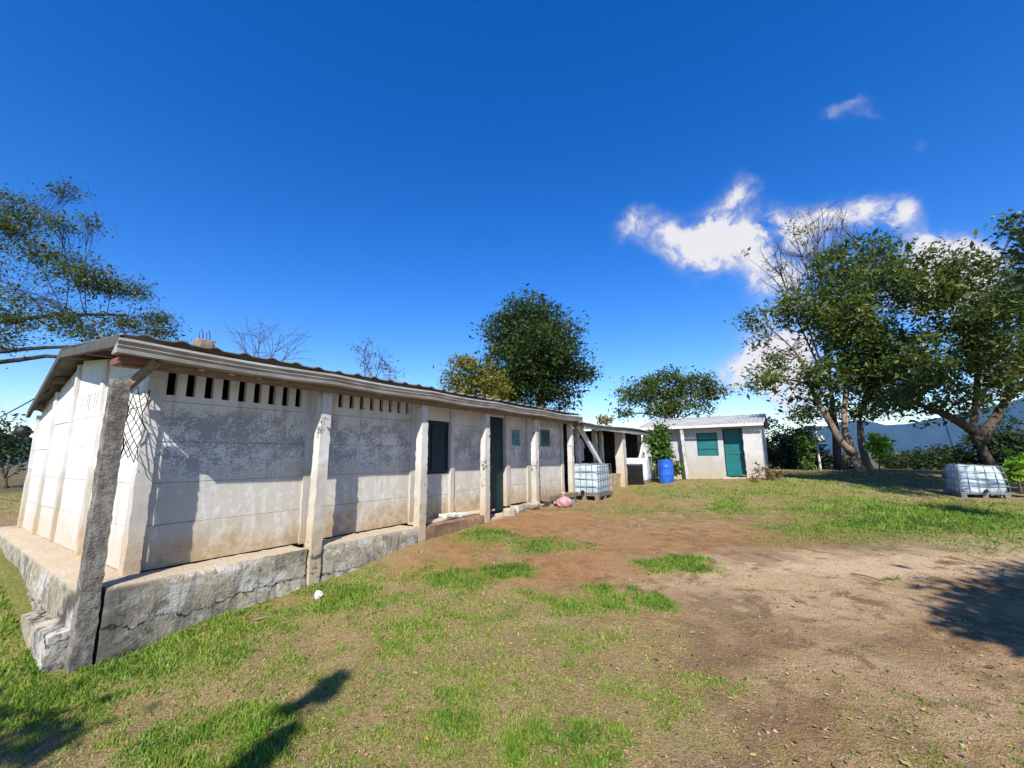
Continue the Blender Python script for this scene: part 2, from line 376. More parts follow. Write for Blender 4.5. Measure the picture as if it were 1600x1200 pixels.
# ------------------------------------------------------------------ mountains
mm, nt, b = material('haze_blue_forest')
o = nt.obj(); n = nt.noise(o, .004, 6, .6)
nt.put(b.inputs['Base Color'], nt.mix(n, (.008, .024, .032), (.016, .036, .038))); b.inputs['Roughness'].default_value = .95  # forest green with the blue of distant haze mixed into the base colour
def mountain(prof, dist, depth):
    """prof: (azimuth deg, height m) ridge line at a distance; real ridge with slopes on both sides"""
    az = np.linspace(prof[0][0], prof[-1][0], 160); h = np.interp(az, [p[0] for p in prof], [p[1] for p in prof])
    h = h + (fbm(az * .9, az * 0 + dist, 41, 5) - .5) * 55 * np.clip(h / 300, 0, 1)
    rows = []
    for k, f in enumerate(np.linspace(-1, 1, 25)):
        r = dist + f * depth; prof_ = (1 - abs(f)) ** 1.25
        a = np.radians(az)
        z = h * prof_ + (fbm(az * 1.3, np.full_like(az, k * .45), 43, 4) - .5) * 420 * prof_ * (1 - prof_) * 2 - 60 * (1 - prof_)
        rows.append(np.stack([np.sin(a) * r, np.cos(a) * r, z], 1))
    V = np.concatenate(rows); nc = len(az)
    i = (np.arange(24)[:, None] * nc + np.arange(nc - 1)[None, :]).ravel()
    return V, np.stack([i, i + 1, i + 1 + nc, i + nc], 1)
V, F = mountain([(26, -40), (30, 20), (30.8, 69), (32.3, 147), (34.1, 254), (36.5, 337), (38.7, 378), (40.5, 343), (41.9, 304), (43.3, 323), (45.4, 377), (48.3, 438), (50.6, 508), (52.4, 558), (56, 800), (64, 790), (72, 760), (85, 600), (100, 200)], 6500, 1000)
tag(np_mesh('mountain', V, F, mm, smooth=True), kind='structure')
V, F = mountain([(-100, 100), (-80, 400), (-62, 420), (-54, 330), (-50, 280), (-45, 200), (-30, 120), (-10, 60), (10, 50), (26, 40)], 6900, 600)
tag(np_mesh('far_hills', V, F, mm, smooth=True), kind='structure')

# haze
hz = MB().box(-7800, 7800, -7800, 7800, -400, 850).build('haze', bpy.data.materials.new('haze_air'))
tag(hz, kind='stuff')
hm = hz.data.materials[0]; hm.use_nodes = True; nt = NT(hm.node_tree)
for n in list(nt.n): nt.n.remove(n)
pv = nt.node('ShaderNodeVolumePrincipled'); pv.inputs['Color'].default_value = (.09, .40, 1, 1); pv.inputs['Absorption Color'].default_value = (1, 1, 1, 1); pv.inputs['Density'].default_value = 4.5e-5
pv.inputs['Anisotropy'].default_value = 0.1
om = nt.node('ShaderNodeOutputMaterial'); nt.l.new(pv.outputs[0], om.inputs['Volume'])

# ------------------------------------------------------------------ building materials
def plaster(name, paint=(.68, .67, .655), bare=(.56, .515, .435), flake=True, mold=0.0, dirt=1.0, lowbare=True, stain_x=None):
    m, nt, b = material(name)
    o = nt.obj(); x = nt.xyz(o)
    n1 = nt.noise(o, 2.2, 6, .62); n2 = nt.noise(o, 9, 8, .66); n3 = nt.noise(o, 34, 6, .6)
    streak = nt.noise(nt.scale(o, (7, 7, .55)), 1.0, 5, .6)
    c = nt.mix(nt.step(n1, .35, .7), paint, tuple(q * .86 for q in paint))
    if lowbare:
        lvl = nt.math('ADD', x[2], nt.math('MULTIPLY', nt.math('SUBTRACT', n1, .5), 1.6))
        lvl = nt.math('ADD', lvl, nt.math('MULTIPLY', nt.math('SUBTRACT', n2, .5), .5))
        c = nt.mix(nt.math('MULTIPLY', nt.step(lvl, 1.25, .85), .9), c, nt.mix(n2, bare, tuple(q * .8 for q in bare)))
    if flake:
        band = nt.math('MULTIPLY', nt.step(x[2], .7, 1.25), nt.step(x[2], 2.1, 1.75))
        pk = nt.math('ADD', nt.math('MULTIPLY', n2, .60), nt.math('MULTIPLY', n1, .62))
        pk = nt.math('ADD', pk, nt.math('MULTIPLY', band, .10))
        rem = nt.math('MULTIPLY', nt.step(nt.math('ADD', nt.math('MULTIPLY', n2, .6), nt.math('MULTIPLY', streak, .5)), .53, .66), nt.step(x[2], 1.3, 1.0))
        c = nt.mix(nt.math('MULTIPLY', rem, .8), c, tuple(q * 1.02 for q in paint))
        spk = nt.noise(o, 30, 6, .72)
        pk = nt.math('ADD', pk, nt.math('MULTIPLY', nt.math('SUBTRACT', spk, .27), .95))
        fl = nt.math('MULTIPLY', nt.step(pk, .885, .965), nt.math('ADD', nt.math('MULTIPLY', band, .9), .1))
        c = nt.mix(fl, c, nt.mix(n3, (.30, .295, .285), (.40, .39, .375)))
    c = nt.mix(nt.math('MULTIPLY', nt.step(streak, .56, .66), .42), c, (.33, .31, .28))
    # splashed earth near the floor
    dl = nt.math('ADD', x[2], nt.math('MULTIPLY', nt.math('SUBTRACT', n1, .5), -.9))
    c = nt.mix(nt.math('MULTIPLY', nt.step(dl, .62, .05), .85 * dirt), c, nt.mix(nt.step(n2, .4, .6), (.36, .235, .11), (.45, .34, .20)))
    if mold:
        mk = nt.math('ADD', nt.math('MULTIPLY', n2, .6), nt.math('MULTIPLY', n1, .55))
        f = nt.step(mk, .68 - .22 * mold, .74 - .18 * mold)
        if stain_x is not None: f = nt.math('MULTIPLY', f, nt.step(x[0], stain_x[1], stain_x[0]))
        c = nt.mix(f, c, nt.mix(n3, (.045, .043, .04), (.14, .13, .12)))
    c = nt.mix(nt.math('MULTIPLY', nt.step(n3, .6, .8), .35), c, (.22, .20, .18))
    nt.put(b.inputs['Base Color'], c); b.inputs['Roughness'].default_value = .9; b.inputs['Specular IOR Level'].default_value = .15
    nt.put(b.inputs['Normal'], nt.bump(nt.math('ADD', nt.math('MULTIPLY', n2, .8), nt.math('MULTIPLY', n3, .5)), .45, .012))
    return m
M_front = plaster('flaking_whitewash')
M_gable = plaster('whitewash', paint=(.72, .70, .67), bare=(.64, .60, .54), flake=False, dirt=.5)
M_pil = plaster('whitewashed_concrete', paint=(.60, .59, .57), bare=(.50, .46, .40), flake=False, dirt=.8)
M_post = plaster('worn_white_post', paint=(.60, .585, .555), bare=(.50, .455, .39), flake=False, dirt=.7, mold=.2)
def mold_mat():
    m, nt, b = material('mouldy_concrete'); o = nt.obj()
    n1 = nt.noise(o, 4, 7, .7); n2 = nt.noise(o, 15, 8, .72); n3 = nt.noise(o, 45, 5, .6)
    c = nt.mix(nt.step(n1, .40, .60), (.12, .108, .094), (.27, .25, .215))
    c = nt.mix(nt.math('MULTIPLY', nt.step(n2, .54, .66), .75), c, (.30, .28, .25))
    c = nt.mix(nt.math('MULTIPLY', nt.step(n3, .60, .72), .6), c, (.46, .44, .40))
    c = nt.mix(nt.math('MULTIPLY', nt.step(n2, .42, .34), .8), c, (.025, .023, .02))
    nt.put(b.inputs['Base Color'], c); b.inputs['Roughness'].default_value = .95; b.inputs['Specular IOR Level'].default_value = .1
    nt.put(b.inputs['Normal'], nt.bump(nt.math('ADD', n2, nt.math('MULTIPLY', n3, .6)), .9, .03))
    return m
M_mold = mold_mat()
M_shed = plaster('white_shed_paint', paint=(.46, .46, .46), bare=(.42, .385, .34), flake=False, dirt=.85, lowbare=True)
def plinth_mat(name='stained_concrete', ax=0, x0=.95):
    m, nt, b = material(name)
    o = nt.obj(); x = nt.xyz(o)
    n1 = nt.noise(o, 1.8, 7, .65, .4); n2 = nt.noise(o, 8, 8, .68, .3); n3 = nt.noise(o, 30, 5, .6)
    drip = nt.noise(nt.scale(o, (6, 6, .6)), 1, 5, .6)
    n0 = nt.noise(nt.scale(o, (1, 1, 2.2)), 1.1, 6, .6)
    c = nt.mix(nt.step(n1, .42, .56), (.41, .36, .26), (.30, .265, .20))
    c = nt.mix(nt.math('MULTIPLY', nt.step(n0, .5, .58), .85), c, (.50, .475, .43))
    c = nt.mix(nt.math('MULTIPLY', nt.step(n2, .56, .64), .6), c, (.60, .57, .51))
    c = nt.mix(nt.math('MULTIPLY', nt.step(n2, .46, .38), .8), c, (.14, .12, .095))
    c = nt.mix(nt.math('MULTIPLY', nt.step(drip, .52, .62), .45), c, (.10, .09, .08))
    c = nt.mix(nt.math('MULTIPLY', nt.step(n1, .44, .36), .7), c, (.085, .078, .068))
    # black mould spreading from the corner post
    k = nt.math('ADD', x[ax], nt.math('MULTIPLY', nt.math('SUBTRACT', n1, .5), 2.6))
    c = nt.mix(nt.math('MULTIPLY', nt.step(k, x0, .1), .85), c, nt.mix(n3, (.035, .033, .03), (.10, .095, .085)))
    top = nt.step(x[2], -.06, -.004)
    c = nt.mix(nt.math('MULTIPLY', top, .85), c, nt.mix(n2, (.50, .42, .31), (.40, .31, .21)))
    # open horizontal cracks
    cr_ = nt.math('ABSOLUTE', nt.math('SUBTRACT', nt.math('ADD', x[2], nt.math('MULTIPLY', n1, .55)), -.12))
    c = nt.mix(nt.math('MULTIPLY', nt.step(cr_, .016, .004), nt.step(n2, .40, .5)), c, (.03, .027, .024))
    nt.put(b.inputs['Base Color'], c); b.inputs['Roughness'].default_value = .95; b.inputs['Specular IOR Level'].default_value = .1
    nt.put(b.inputs['Normal'], nt.bump(nt.math('ADD', n2, nt.math('MULTIPLY', n3, .5)), .8, .03))
    return m
M_plinth = plinth_mat()
M_floor = simple('earthy_concrete_floor', (.42, .31, .20), (.52, .43, .32), 4, .95, bump=.4)
M_side = plinth_mat('stained_side_concrete', 1, .6)
M_brown = simple('brown_earth_bank', (.17, .10, .06), (.24, .15, .09), 7, .95, bump=.6)
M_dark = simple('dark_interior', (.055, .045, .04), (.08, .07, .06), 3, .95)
M_roof = simple('weathered_fibre_cement', (.19, .185, .18), (.10, .097, .093), 2.5, .9, bump=.3)
M_roofdk = simple('dark_roof_edge', (.055, .053, .05), (.09, .085, .08), 5, .9)
M_tin = simple('grey_tin', (.36, .355, .345), (.27, .265, .26), 1.8, .85, metal=.0, bump=.15)
M_gut = simple('galvanised_gutter', (.40, .39, .37), (.27, .245, .21), 2.2, .6, metal=.25, bump=.12, stretch=(1, 4, 4))
M_rust = simple('rusty_red_steel', (.25, .085, .05), (.17, .07, .05), 9, .8)
M_wood = simple('grey_brown_timber', (.16, .11, .08), (.24, .18, .13), 5, .9, stretch=(1, 6, 6), bump=.4)
M_white_wood = simple('white_painted_timber', (.64, .63, .61), (.50, .48, .45), 6, .7)
M_teal = simple('teal_shutter_paint', (.012, .16, .155), (.01, .125, .125), 3, .5, bump=.05)
M_door = simple('green_door_paint', (.004, .030, .034), (.003, .022, .026), 3, .5, bump=.05)
M_navy = simple('dark_teal_paint', (.005, .026, .036), (.004, .019, .027), 3, .5, bump=.05)
M_louv = simple('pale_teal_louvre', (.22, .40, .39), (.16, .33, .33), 6, .5, bump=.05)
M_black = simple('black_plastic', (.006, .006, .007), (.011, .011, .012), 4, .5)
M_wire = simple('rusty_wire', (.20, .10, .06), (.10, .06, .045), 20, .8, metal=.3)
M_steel = simple('cage_steel', (.22, .23, .25), (.15, .15, .16), 9, .5, metal=.5)
M_tank = simple('tank_plastic', (.46, .56, .60), (.36, .46, .50), 2.5, .35, bump=.12)
M_blue = simple('blue_plastic', (.02, .11, .52), (.016, .08, .40), 3, .4, bump=.05)
M_pink = simple('pink_cloth', (.46, .27, .27), (.32, .17, .18), 7, .9, bump=.4)
M_shirt = simple('pale_lilac_cloth', (.60, .48, .62), (.50, .34, .52), 7, .9, bump=.3)
M_sack = simple('white_sack', (.72, .70, .66), (.58, .55, .5), 6, .8, bump=.4)
M_rock = simple('rubble_stone', (.40, .35, .28), (.25, .21, .17), 5, .95, bump=.6)

# ------------------------------------------------------------------ classroom building
T_END = 11.38
YW = .5                                  # front wall face
EV = 2.37                                # underside of gutter
bld = bthing('classroom_building', 'long low whitewashed classroom with flaking walls, posts and a grey gutter along its front', 'building', 0, 0, 0)
def roof_z(y):
    return np.interp(y, [-.2, 3.9, 6.95], [2.52, 3.0, 2.22])

def planks_x(mb, t0, t1, y0, th, zs, vents=None, seed=0):
    """stacked precast planks running along x; vents = (first, pitch, width, count, zlow, zhigh)"""
    g = random.Random(seed)
    for a, b_ in zip(zs[:-1], zs[1:]):
        j = g.uniform(-.007, .007)
        if vents and a <= vents[4] < b_:
            s0, pi, w, n, zl, zh = vents
            mb.box(t0, t1, y0 + j, y0 + th, a + .002, zl); mb.box(t0, t1, y0 + j, y0 + th, zh, b_)
            xs = [t0] + [e for k in range(n) for e in (s0 + k * pi, s0 + k * pi + w)] + [t1]
            for k in range(0, len(xs), 2):
                if xs[k + 1] > xs[k]: mb.box(xs[k], xs[k + 1], y0 + j, y0 + th, zl, zh)
        else: mb.box(t0, t1, y0 + j, y0 + th, a + .002, b_ - .003)
def planks_y(mb, y0, y1, x0, th, zs, vents=None, seed=0):
    q = MB(); planks_x(q, y0, y1, x0, th, zs, vents, seed)
    mb.add([(p[1], p[0], p[2]) for p in q.v], [f[::-1] for f in q.f])

ZS = [0, .49, .98, 1.47, 1.96, 2.56]
q = MB(); planks_x(q, .57, 2.44, YW, .07, ZS, (.61, .2035, .10, 9, 2.04, 2.33), 1); bpart(q, 'wall', M_front, bld)
q = MB(); planks_x(q, 2.61, 4.64, YW, .07, ZS, (2.99, .2155, .085, 8, 2.10, 2.38), 2); bpart(q, 'wall', M_front, bld)
q = MB(); planks_x(q, 4.80, 5.82, YW + .03, .07, [0, .45, .90]); bpart(q, 'wall', M_front, bld)
q = MB(); planks_x(q, 4.80, 5.82, YW + .01, .07, [2.02, 2.56]); bpart(q, 'lintel', M_front, bld)
q = MB(); planks_x(q, 5.94, 6.94, YW, .07, ZS, None, 3); bpart(q, 'wall', M_front, bld)
q = MB(); planks_x(q, 7.09, 8.01, YW + .01, .07, [2.26, 2.56]); bpart(q, 'lintel', M_front, bld)
q = MB()
planks_x(q, 8.19, 9.07, YW, .07, [0, .49, .98, 1.49]); planks_x(q, 8.19, 9.07, YW, .07, [2.01, 2.56])
q.box(8.19, 8.25, YW, YW + .07, 1.49, 2.01); q.box(8.79, 9.07, YW, YW + .07, 1.49, 2.01); bpart(q, 'wall', M_front, bld)
q = MB()
planks_x(q, 9.29, 11.22, YW, .07, [0, .49, .98, 1.53]); planks_x(q, 9.29, 11.22, YW, .07, [2.05, 2.56], (9.95, .16, .075, 8, 2.12, 2.42))
q.box(9.29, 9.9, YW, YW + .07, 1.53, 2.05); q.box(10.5, 11.22, YW, YW + .07, 1.53, 2.05); bpart(q, 'wall', M_front, bld)
# pilasters
for i, (a, c_) in enumerate([(.42, .57), (2.44, 2.61), (4.64, 4.80), (5.82, 5.94), (6.94, 7.09), (8.01, 8.19), (9.07, 9.29), (11.22, 11.38)]):
    bpart(MB().lat(a, c_, YW - .035, YW + .12, -.02, 2.55, .12, .004, i), 'pilaster', M_pil, bld)
# gable side facing the left: panels between pilasters, tops follow the roof
YB = 6.7
def gable(x, th, ya, yb, vents=None, seed=0):
    q = MB(); x0_ = x; planks_y(q, ya, yb, x, th, [0, .49, .98, 1.47, 1.9, 2.36], vents, seed)
    za, zb = roof_z(ya) - .1, roof_z(yb) - .1
    pts = [(ya, 2.364)] + [(yb, 2.364)] + [(yb, max(zb, 2.37))] + ([(3.9, 2.9)] if ya < 3.9 < yb else []) + [(ya, max(za, 2.37))]
    n = len(pts)
    q.add([(x, p, z) for p, z in pts] + [(x + th, p, z) for p, z in pts], [tuple(range(n))[::-1], tuple(range(n, 2 * n))] + [(i, (i + 1) % n, n + (i + 1) % n, n + i) for i in range(n)])
    if x < 1: q.v = [(a + SK * (b_ - YW), b_, c_) for a, b_, c_ in q.v]
    return q
SK = .012
GY = [YW, 2.42, 4.02, 5.36, 6.7]
for i in range(4):
    a, c_ = GY[i] + (.12 if i == 0 else .07), GY[i + 1] - .07
    v = (a + .25, .13, .055, int((c_ - a - .4) / .13), 2.02, 2.27) if i in (1, 2) else None
    bpart(gable(.46, .07, a, c_, v, 20 + i), 'gable_wall', M_gable, bld)
for i, y_ in enumerate(GY[1:]):
    bpart(MB().lat(.415, .56, y_ - .07, y_ + .07, -.02, float(roof_z(y_)) - .13, .14, .004, 40 + i, lambda p, u: (p[0] + SK * (p[1] - YW), p[1], p[2])), 'pilaster', M_pil, bld)
bpart(MB().box(.75, T_END, YB - .05, YB + .02, -.3, 2.3), 'rear_wall', M_gable, bld)
bpart(gable(T_END - .07, .06, YW + .13, YB - .06, None, 30), 'gable_wall', M_gable, bld)
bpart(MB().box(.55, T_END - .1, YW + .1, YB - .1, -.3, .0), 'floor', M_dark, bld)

# window, door, louvres, plaque
q = bpart(MB().box(4.83, 5.80, YW + .055, YW + .085, .92, 2.0), 'shutter', M_navy, bld)
f = MB()
for a in (4.83, 5.29, 5.75): f.box(a, a + .05, YW + .035, YW + .055, .92, 2.0)
for z_ in (.92, 1.95): f.box(4.881, 5.749, YW + .037, YW + .053, z_, z_ + .05)
bpart(f, 'frame', M_navy, q)
d_ = bpart(MB().box(7.16, 7.98, YW + .06, YW + .10, -.12, 2.24), 'door', M_door, bld)
f = MB()
for z_ in (-.1, .62, 1.35, 2.08): bpart(MB().box(7.2, 7.94, YW + .045, YW + .06, z_, z_ + .1), 'door_rail', M_door, d_)
bpart(MB().tube([(7.28, YW + .05, 1.0), (7.28, YW + .0, 1.0), (7.40, YW + .0, 1.0)], .014), 'handle', M_steel, d_)
for (a, c_, z0, z1, nm) in ((8.25, 8.79, 1.49, 2.01, M_louv), (9.9, 10.5, 1.53, 2.05, simple('grey_green_louvre', (.15, .20, .17), (.10, .14, .12), 6))):
    f = MB().box(a, c_, YW - .012, YW + .03, z1 - .045, z1).box(a, c_, YW - .012, YW + .03, z0, z0 + .045).box(a, a + .045, YW - .012, YW + .03, z0 + .046, z1 - .046).box(c_ - .045, c_, YW - .012, YW + .03, z0 + .046, z1 - .046)
    w_ = bpart(f, 'louvre_window', M_white_wood if nm is M_louv else nm, bld)
    s = MB(); n = 6
    for k in range(n):
        z_ = z0 + .05 + (z1 - z0 - .1) * k / n; h_ = (z1 - z0 - .1) / n
        s.add([(a + .046, YW + .0, z_), (c_ - .046, YW + .0, z_), (c_ - .046, YW + .035, z_ + h_ * .93), (a + .046, YW + .035, z_ + h_ * .93), (a + .046, YW + .008, z_), (c_ - .046, YW + .008, z_), (c_ - .046, YW + .043, z_ + h_ * .93), (a + .046, YW + .043, z_ + h_ * .93)],
              [(0, 1, 2, 3), (7, 6, 5, 4), (0, 4, 5, 1), (2, 6, 7, 3), (1, 5, 6, 2), (0, 3, 7, 4)])
    bpart(s, 'slat', nm, w_)
    bpart(MB().box(a, c_, YW + .045, YW + .06, z0, z1), 'backing', M_dark, w_)

# roof sheets: ribs run from eave to ridge
def rib(t, per=.335):
    ph = (t / per) % 1.0
    return .034 * max(0, 1 - abs(ph - .5) / .22) ** .8 if abs(ph - .5) < .22 else 0.0
def sheet(t0f, t1, ys, thick=.012, per=.335, seed=0):
    q = MB(); g = np.random.default_rng(seed); N = int((t1 - 0) / (per / 10)); V = []
    for y_ in ys:
        ta = t0f(y_)
        for k in range(N + 1):
            t = ta + (t1 - ta) * k / N
            sag = .006 * math.sin(t * 1.9) + .005 * math.sin(t * 4.7 + y_)
            V.append((t, y_, float(roof_z(y_)) + .03 + rib(t, per) + sag))
    n = N + 1; F = []; m_ = len(ys)
    top = len(V); V2 = [(a, b_, z - thick) for a, b_, z in V]
    for r_ in range(m_ - 1):
        for k in range(N):
            i = r_ * n + k; F.append((i, i + 1, i + 1 + n, i + n)); F.append((top + i, top + i + n, top + i + 1 + n, top + i + 1))
    for k in range(N):
        F.append((k, top + k, top + k + 1, k + 1)); i = (m_ - 1) * n + k; F.append((i, i + 1, top + i + 1, top + i))
    for r_ in range(m_ - 1):
        i = r_ * n; F.append((i, i + n, top + i + n, top + i)); i = r_ * n + N; F.append((i, top + i, top + i + n, i + n))
    return q.add(V + V2, F)
t0f = lambda y_: -.02 + .4 * max(0, min(1, y_ / 6.9))
bpart(sheet(t0f, T_END + .12, [-.17, 1.2, 2.6, 3.9, 5.4, 6.95]), 'roof', M_roof, bld, smooth=False)
bpart(MB().add([(t0f(y_) + dx, y_, float(roof_z(y_)) + dz) for y_ in (.0, 3.9, 6.95) for dx, dz in ((.0, -.10), (.05, -.10), (.05, .022), (.0, .022))],
      [f for k in (0, 4) for f in ((k, k + 1, k + 5, k + 4), (k + 1, k + 2, k + 6, k + 5), (k + 2, k + 3, k + 7, k + 6), (k + 3, k, k + 4, k + 7))] + [(0, 3, 2, 1), (8, 9, 10, 11)]), 'verge_board', M_roofdk, bld)
for y_ in (.75, 2.1, 3.6, 5.0, 6.4):
    bpart(MB().box(t0f(y_) + .06, T_END, y_ - .03, y_ + .03, float(roof_z(y_)) - .10, float(roof_z(y_)) + .02), 'purlin', M_wood, bld)
# gutter: folded sheet with three steps, sagging a little between posts
PT = [.07, 2.42, 4.53, 6.55, 8.82, 11.09]
prof = [(-.05, 2.37), (-.21, 2.375), (-.215, 2.41), (-.195, 2.42), (-.222, 2.45), (-.20, 2.465), (-.228, 2.50), (-.215, 2.53), (-.20, 2.53), (-.195, 2.50), (-.06, 2.40)]
def sag(t):
    s = 0
    for a, c_ in zip(PT[:-1], PT[1:]):
        if a <= t <= c_: s = -.022 * math.sin(math.pi * (t - a) / (c_ - a))
    return s
gs = np.linspace(-.06, T_END + .1, 90); V = [(t, y_, z_ + sag(t) - .035) for t in gs for y_, z_ in prof]; n = len(prof)
F = [(i * n + k, i * n + (k + 1) % n, (i + 1) * n + (k + 1) % n, (i + 1) * n + k) for i in range(89) for k in range(n)] + [tuple(range(n))[::-1], tuple(89 * n + k for k in range(n))]
bpart(MB().add(V, F), 'gutter', M_gut, bld)
bpart(MB().box(.06, T_END, -.035, .035, 2.24, 2.335), 'eave_beam', M_wood, bld)
bpart(MB().box(.0, .24, -.10, .22, 2.26, 2.325), 'beam_end', M_rust, bld)
bpart(MB().beam((.12, .1, 2.0), (.30, -.13, 2.32), .07, .07), 'brace', M_wood, bld)
# posts
for i, t in enumerate(PT):
    top = 2.1 if i == 0 else 2.30
    p0 = B(t, 0, 0); gb = g1(p0[0], p0[1]) - FZ - .25
    w_ = .078 if i == 0 else .085
    def lean(p, u, t=t, i=i, gb=gb):
        k = u[2]; s = .0 if i == 0 else (.02 if i != 1 else .045)
        tp = 1 - .08 * k - (.25 * max(0, k - .95) / .05 if i else 0)
        return (t + (p[0] - t) * tp + s * k, .08 + (p[1] - .08) * tp, p[2])
    o_ = bpart(MB().lat(t - w_, t + w_, 0.0, .16, gb, top, .06, .0035, 60 + i, lean), 'post', M_mold if i == 0 else M_post, bld)
    if i == 0: o_['label'] = 'corner post black with mould'
# plinth
def pl(t0, t1, seed, mat=M_plinth, top=0.0, lo=-1.1):
    def fn(p, u):
        bulge = .035 * math.sin(p[0] * 3.1 + 1) * math.sin(p[2] * 4 + p[0]) if u[1] == 0 and u[2] < 1 else 0
        return (p[0], p[1] + bulge - (.02 * (1 - u[2]) if u[1] == 0 else 0), p[2])
    return MB().lat(t0, t1, .015, .48, lo, top, .08, .004, seed, fn, .012)
bpart(pl(.17, 2.33, 71), 'plinth', M_plinth, bld); bpart(pl(2.51, 4.44, 72), 'plinth', M_plinth, bld)
bpart(pl(4.63, 6.46, 73, M_brown, -.03), 'plinth', M_brown, bld)
bpart(MB().lat(6.5, T_END, .06, .49, -1.0, -.16, .25, .012, 74), 'plinth', M_floor, bld)
bpart(MB().lat(4.63, 7.1, .2, .485, -.02, .012, .15, .006, 75), 'sill_slab', M_floor, bld)
def lf(p, u):
    d = .05 * math.sin(p[1] * 2.2) if u[0] == 0 else 0
    return (p[0] + d * (1 - u[2]) + .035 * p[1], p[1], p[2])
bpart(MB().lat(-.02, .50, .17, 7.3, -1.3, -.005, .09, .004, 76, lf, .012), 'side_plinth', M_side, bld)
def ft(p, u):
    return (p[0] + .03 * p[1] - .04 * (1 - u[0]) * (1 - u[2]), p[1], p[2] - .03 * (1 - u[0]) * u[2] - .04 * p[1] * u[2])
bpart(MB().lat(-.15, .0, .175, 1.6, -1.5, -.36, .06, .003, 77, ft, .0), 'footing', M_side, bld)
# floodlight on rear corner
fl = bpart(MB().lathe([(.03, -.16), (.10, -.12), (.13, .0), (.10, .10), (.03, .13)], 14), 'floodlight', M_black, bld)
fl.location = (.38, 7.02, 1.84); fl.rotation_euler = (R(80), 0, 0)
bpart(MB().tube([(.53, 6.72, 1.84), (.41, 6.95, 1.84)], .02), 'lamp_arm', M_black, bld)

# wire mesh hung between corner post and wall corner
wm = bthing('wire_mesh', 'rusty diamond wire mesh strung between mouldy corner post and wall end', 'wire mesh', .2, .15, 1.0)
q = MB(); a0, a1 = np.array([.17, .13, 0]), np.array([.42, .46, 0])
N, Mz = 3, 7
def wp(i, k): return a0 + (a1 - a0) * (i / N) + np.array([0.02 * math.sin(k * 1.7 + i), 0.02 * math.cos(k * 1.3), 1.25 + k * .115 + .03 * math.sin(i * 2.0 + k)])
for k in range(Mz):
    for i in range(N):
        q.tube([wp(i, k), wp(i + 1, k + 1)], .0045, 4); q.tube([wp(i + 1, k), wp(i, k + 1)], .0045, 4)
q.tube([wp(0, k) for k in range(-1, Mz + 1)], .008, 5); q.tube([wp(N, k) for k in range(-1, Mz + 1)], .006, 5)
bpart(q, 'lattice', M_wire, wm)

# block on roof with rebar loops
rb = bthing('concrete_stub', 'broken brown concrete stub with two wire loops on the roof edge', 'concrete block', .92, .35, 2.6)
bpart(MB().lat(.80, .98, .24, .42, 2.57, 2.76, .05, .010, 81), 'stub', simple('old_brick', (.33, .24, .17), (.20, .14, .11), 9, .95, bump=.6), rb)
q = MB()
for x_ in (.83, .91): q.tube([(x_, .33, 2.74), (x_ - .01, .33, 2.85), (x_ + .02, .35, 2.91), (x_ + .04, .36, 2.85), (x_ + .05, .36, 2.75)], .006, 5)
bpart(q, 'wire_loop', M_wire, rb)

# ------------------------------------------------------------------ open wing
wing = bthing('open_shelter', 'low dark open shelter with pale posts joining the classroom to the white shed', 'shelter', 15.5, 1.8, 0)
WZ = 2.30
def wroof(y): return WZ + .02 + .10 * (y + .25)
q = MB(); n = 90; V = []
for y_ in (-.3, 1.6, 3.6):
    for k in range(n + 1):
        t = 11.15 + 8.1 * k / n; V.append((t, y_, wroof(y_) + .025 * math.sin(2 * math.pi * t / .2) + .04 * math.sin(t * .8 + .6)))
F = [(r_ * (n + 1) + k, r_ * (n + 1) + k + 1, (r_ + 1) * (n + 1) + k + 1, (r_ + 1) * (n + 1) + k) for r_ in range(2) for k in range(n)]
top = len(V); q.add(V + [(a, b_, z - .015) for a, b_, z in V], F + [tuple(i + top for i in f[::-1]) for f in F] + [(k, top + k, top + k + 1, k + 1) for k in range(n)])
bpart(q, 'roof', M_roof, wing)
bpart(MB().lat(11.5, 19.2, -.24, -.16, WZ - .17, WZ - .03, .5, .008, 90), 'eave_board', simple('grey_board', (.36, .35, .33), (.25, .24, .22), 4), wing)
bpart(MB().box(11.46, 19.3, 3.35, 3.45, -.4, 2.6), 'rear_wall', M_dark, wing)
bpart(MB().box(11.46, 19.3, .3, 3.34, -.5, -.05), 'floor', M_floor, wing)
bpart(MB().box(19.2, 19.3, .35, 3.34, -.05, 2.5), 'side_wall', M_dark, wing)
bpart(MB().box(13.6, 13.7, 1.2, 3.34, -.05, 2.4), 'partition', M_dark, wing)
for i, (t, s, w_, y_, zb, tp) in enumerate([(12.75, .25, .07, .5, -.1, 2.3), (14.4, .22, .08, .5, -.1, 2.3), (15.25, .05, .07, .6, -.1, 2.3), (15.75, 0, .17, -.12, -.4, 2.33), (18.9, .1, .08, .1, -.1, 2.25)]):
    def ln(p, u, t=t, s=s): return (p[0] + s * (.5 - u[2]) * .9, p[1], p[2])
    bpart(MB().lat(t - w_, t + w_, y_, y_ + 2 * w_, zb, tp, .12, .008, 91 + i, ln), 'post', M_post if i != 3 else plaster('tan_pillar', paint=(.55, .50, .44), bare=(.50, .44, .37), flake=False), wing)
bpart(MB().beam((11.62, .02, 2.25), (13.55, -.02, .78), .09, .15), 'brace', M_white_wood, wing)
bpart(MB().beam((19.15, -.03, 2.28), (18.0, -.05, 1.0), .09, .16), 'brace', M_white_wood, wing)
bpart(MB().lat(14.6, 15.55, .05, .25, -.4, .52, .14, .014, 97), 'low_wall', plaster('tan_low_wall', paint=(.45, .36, .28), bare=(.38, .28, .20), flake=False), wing)
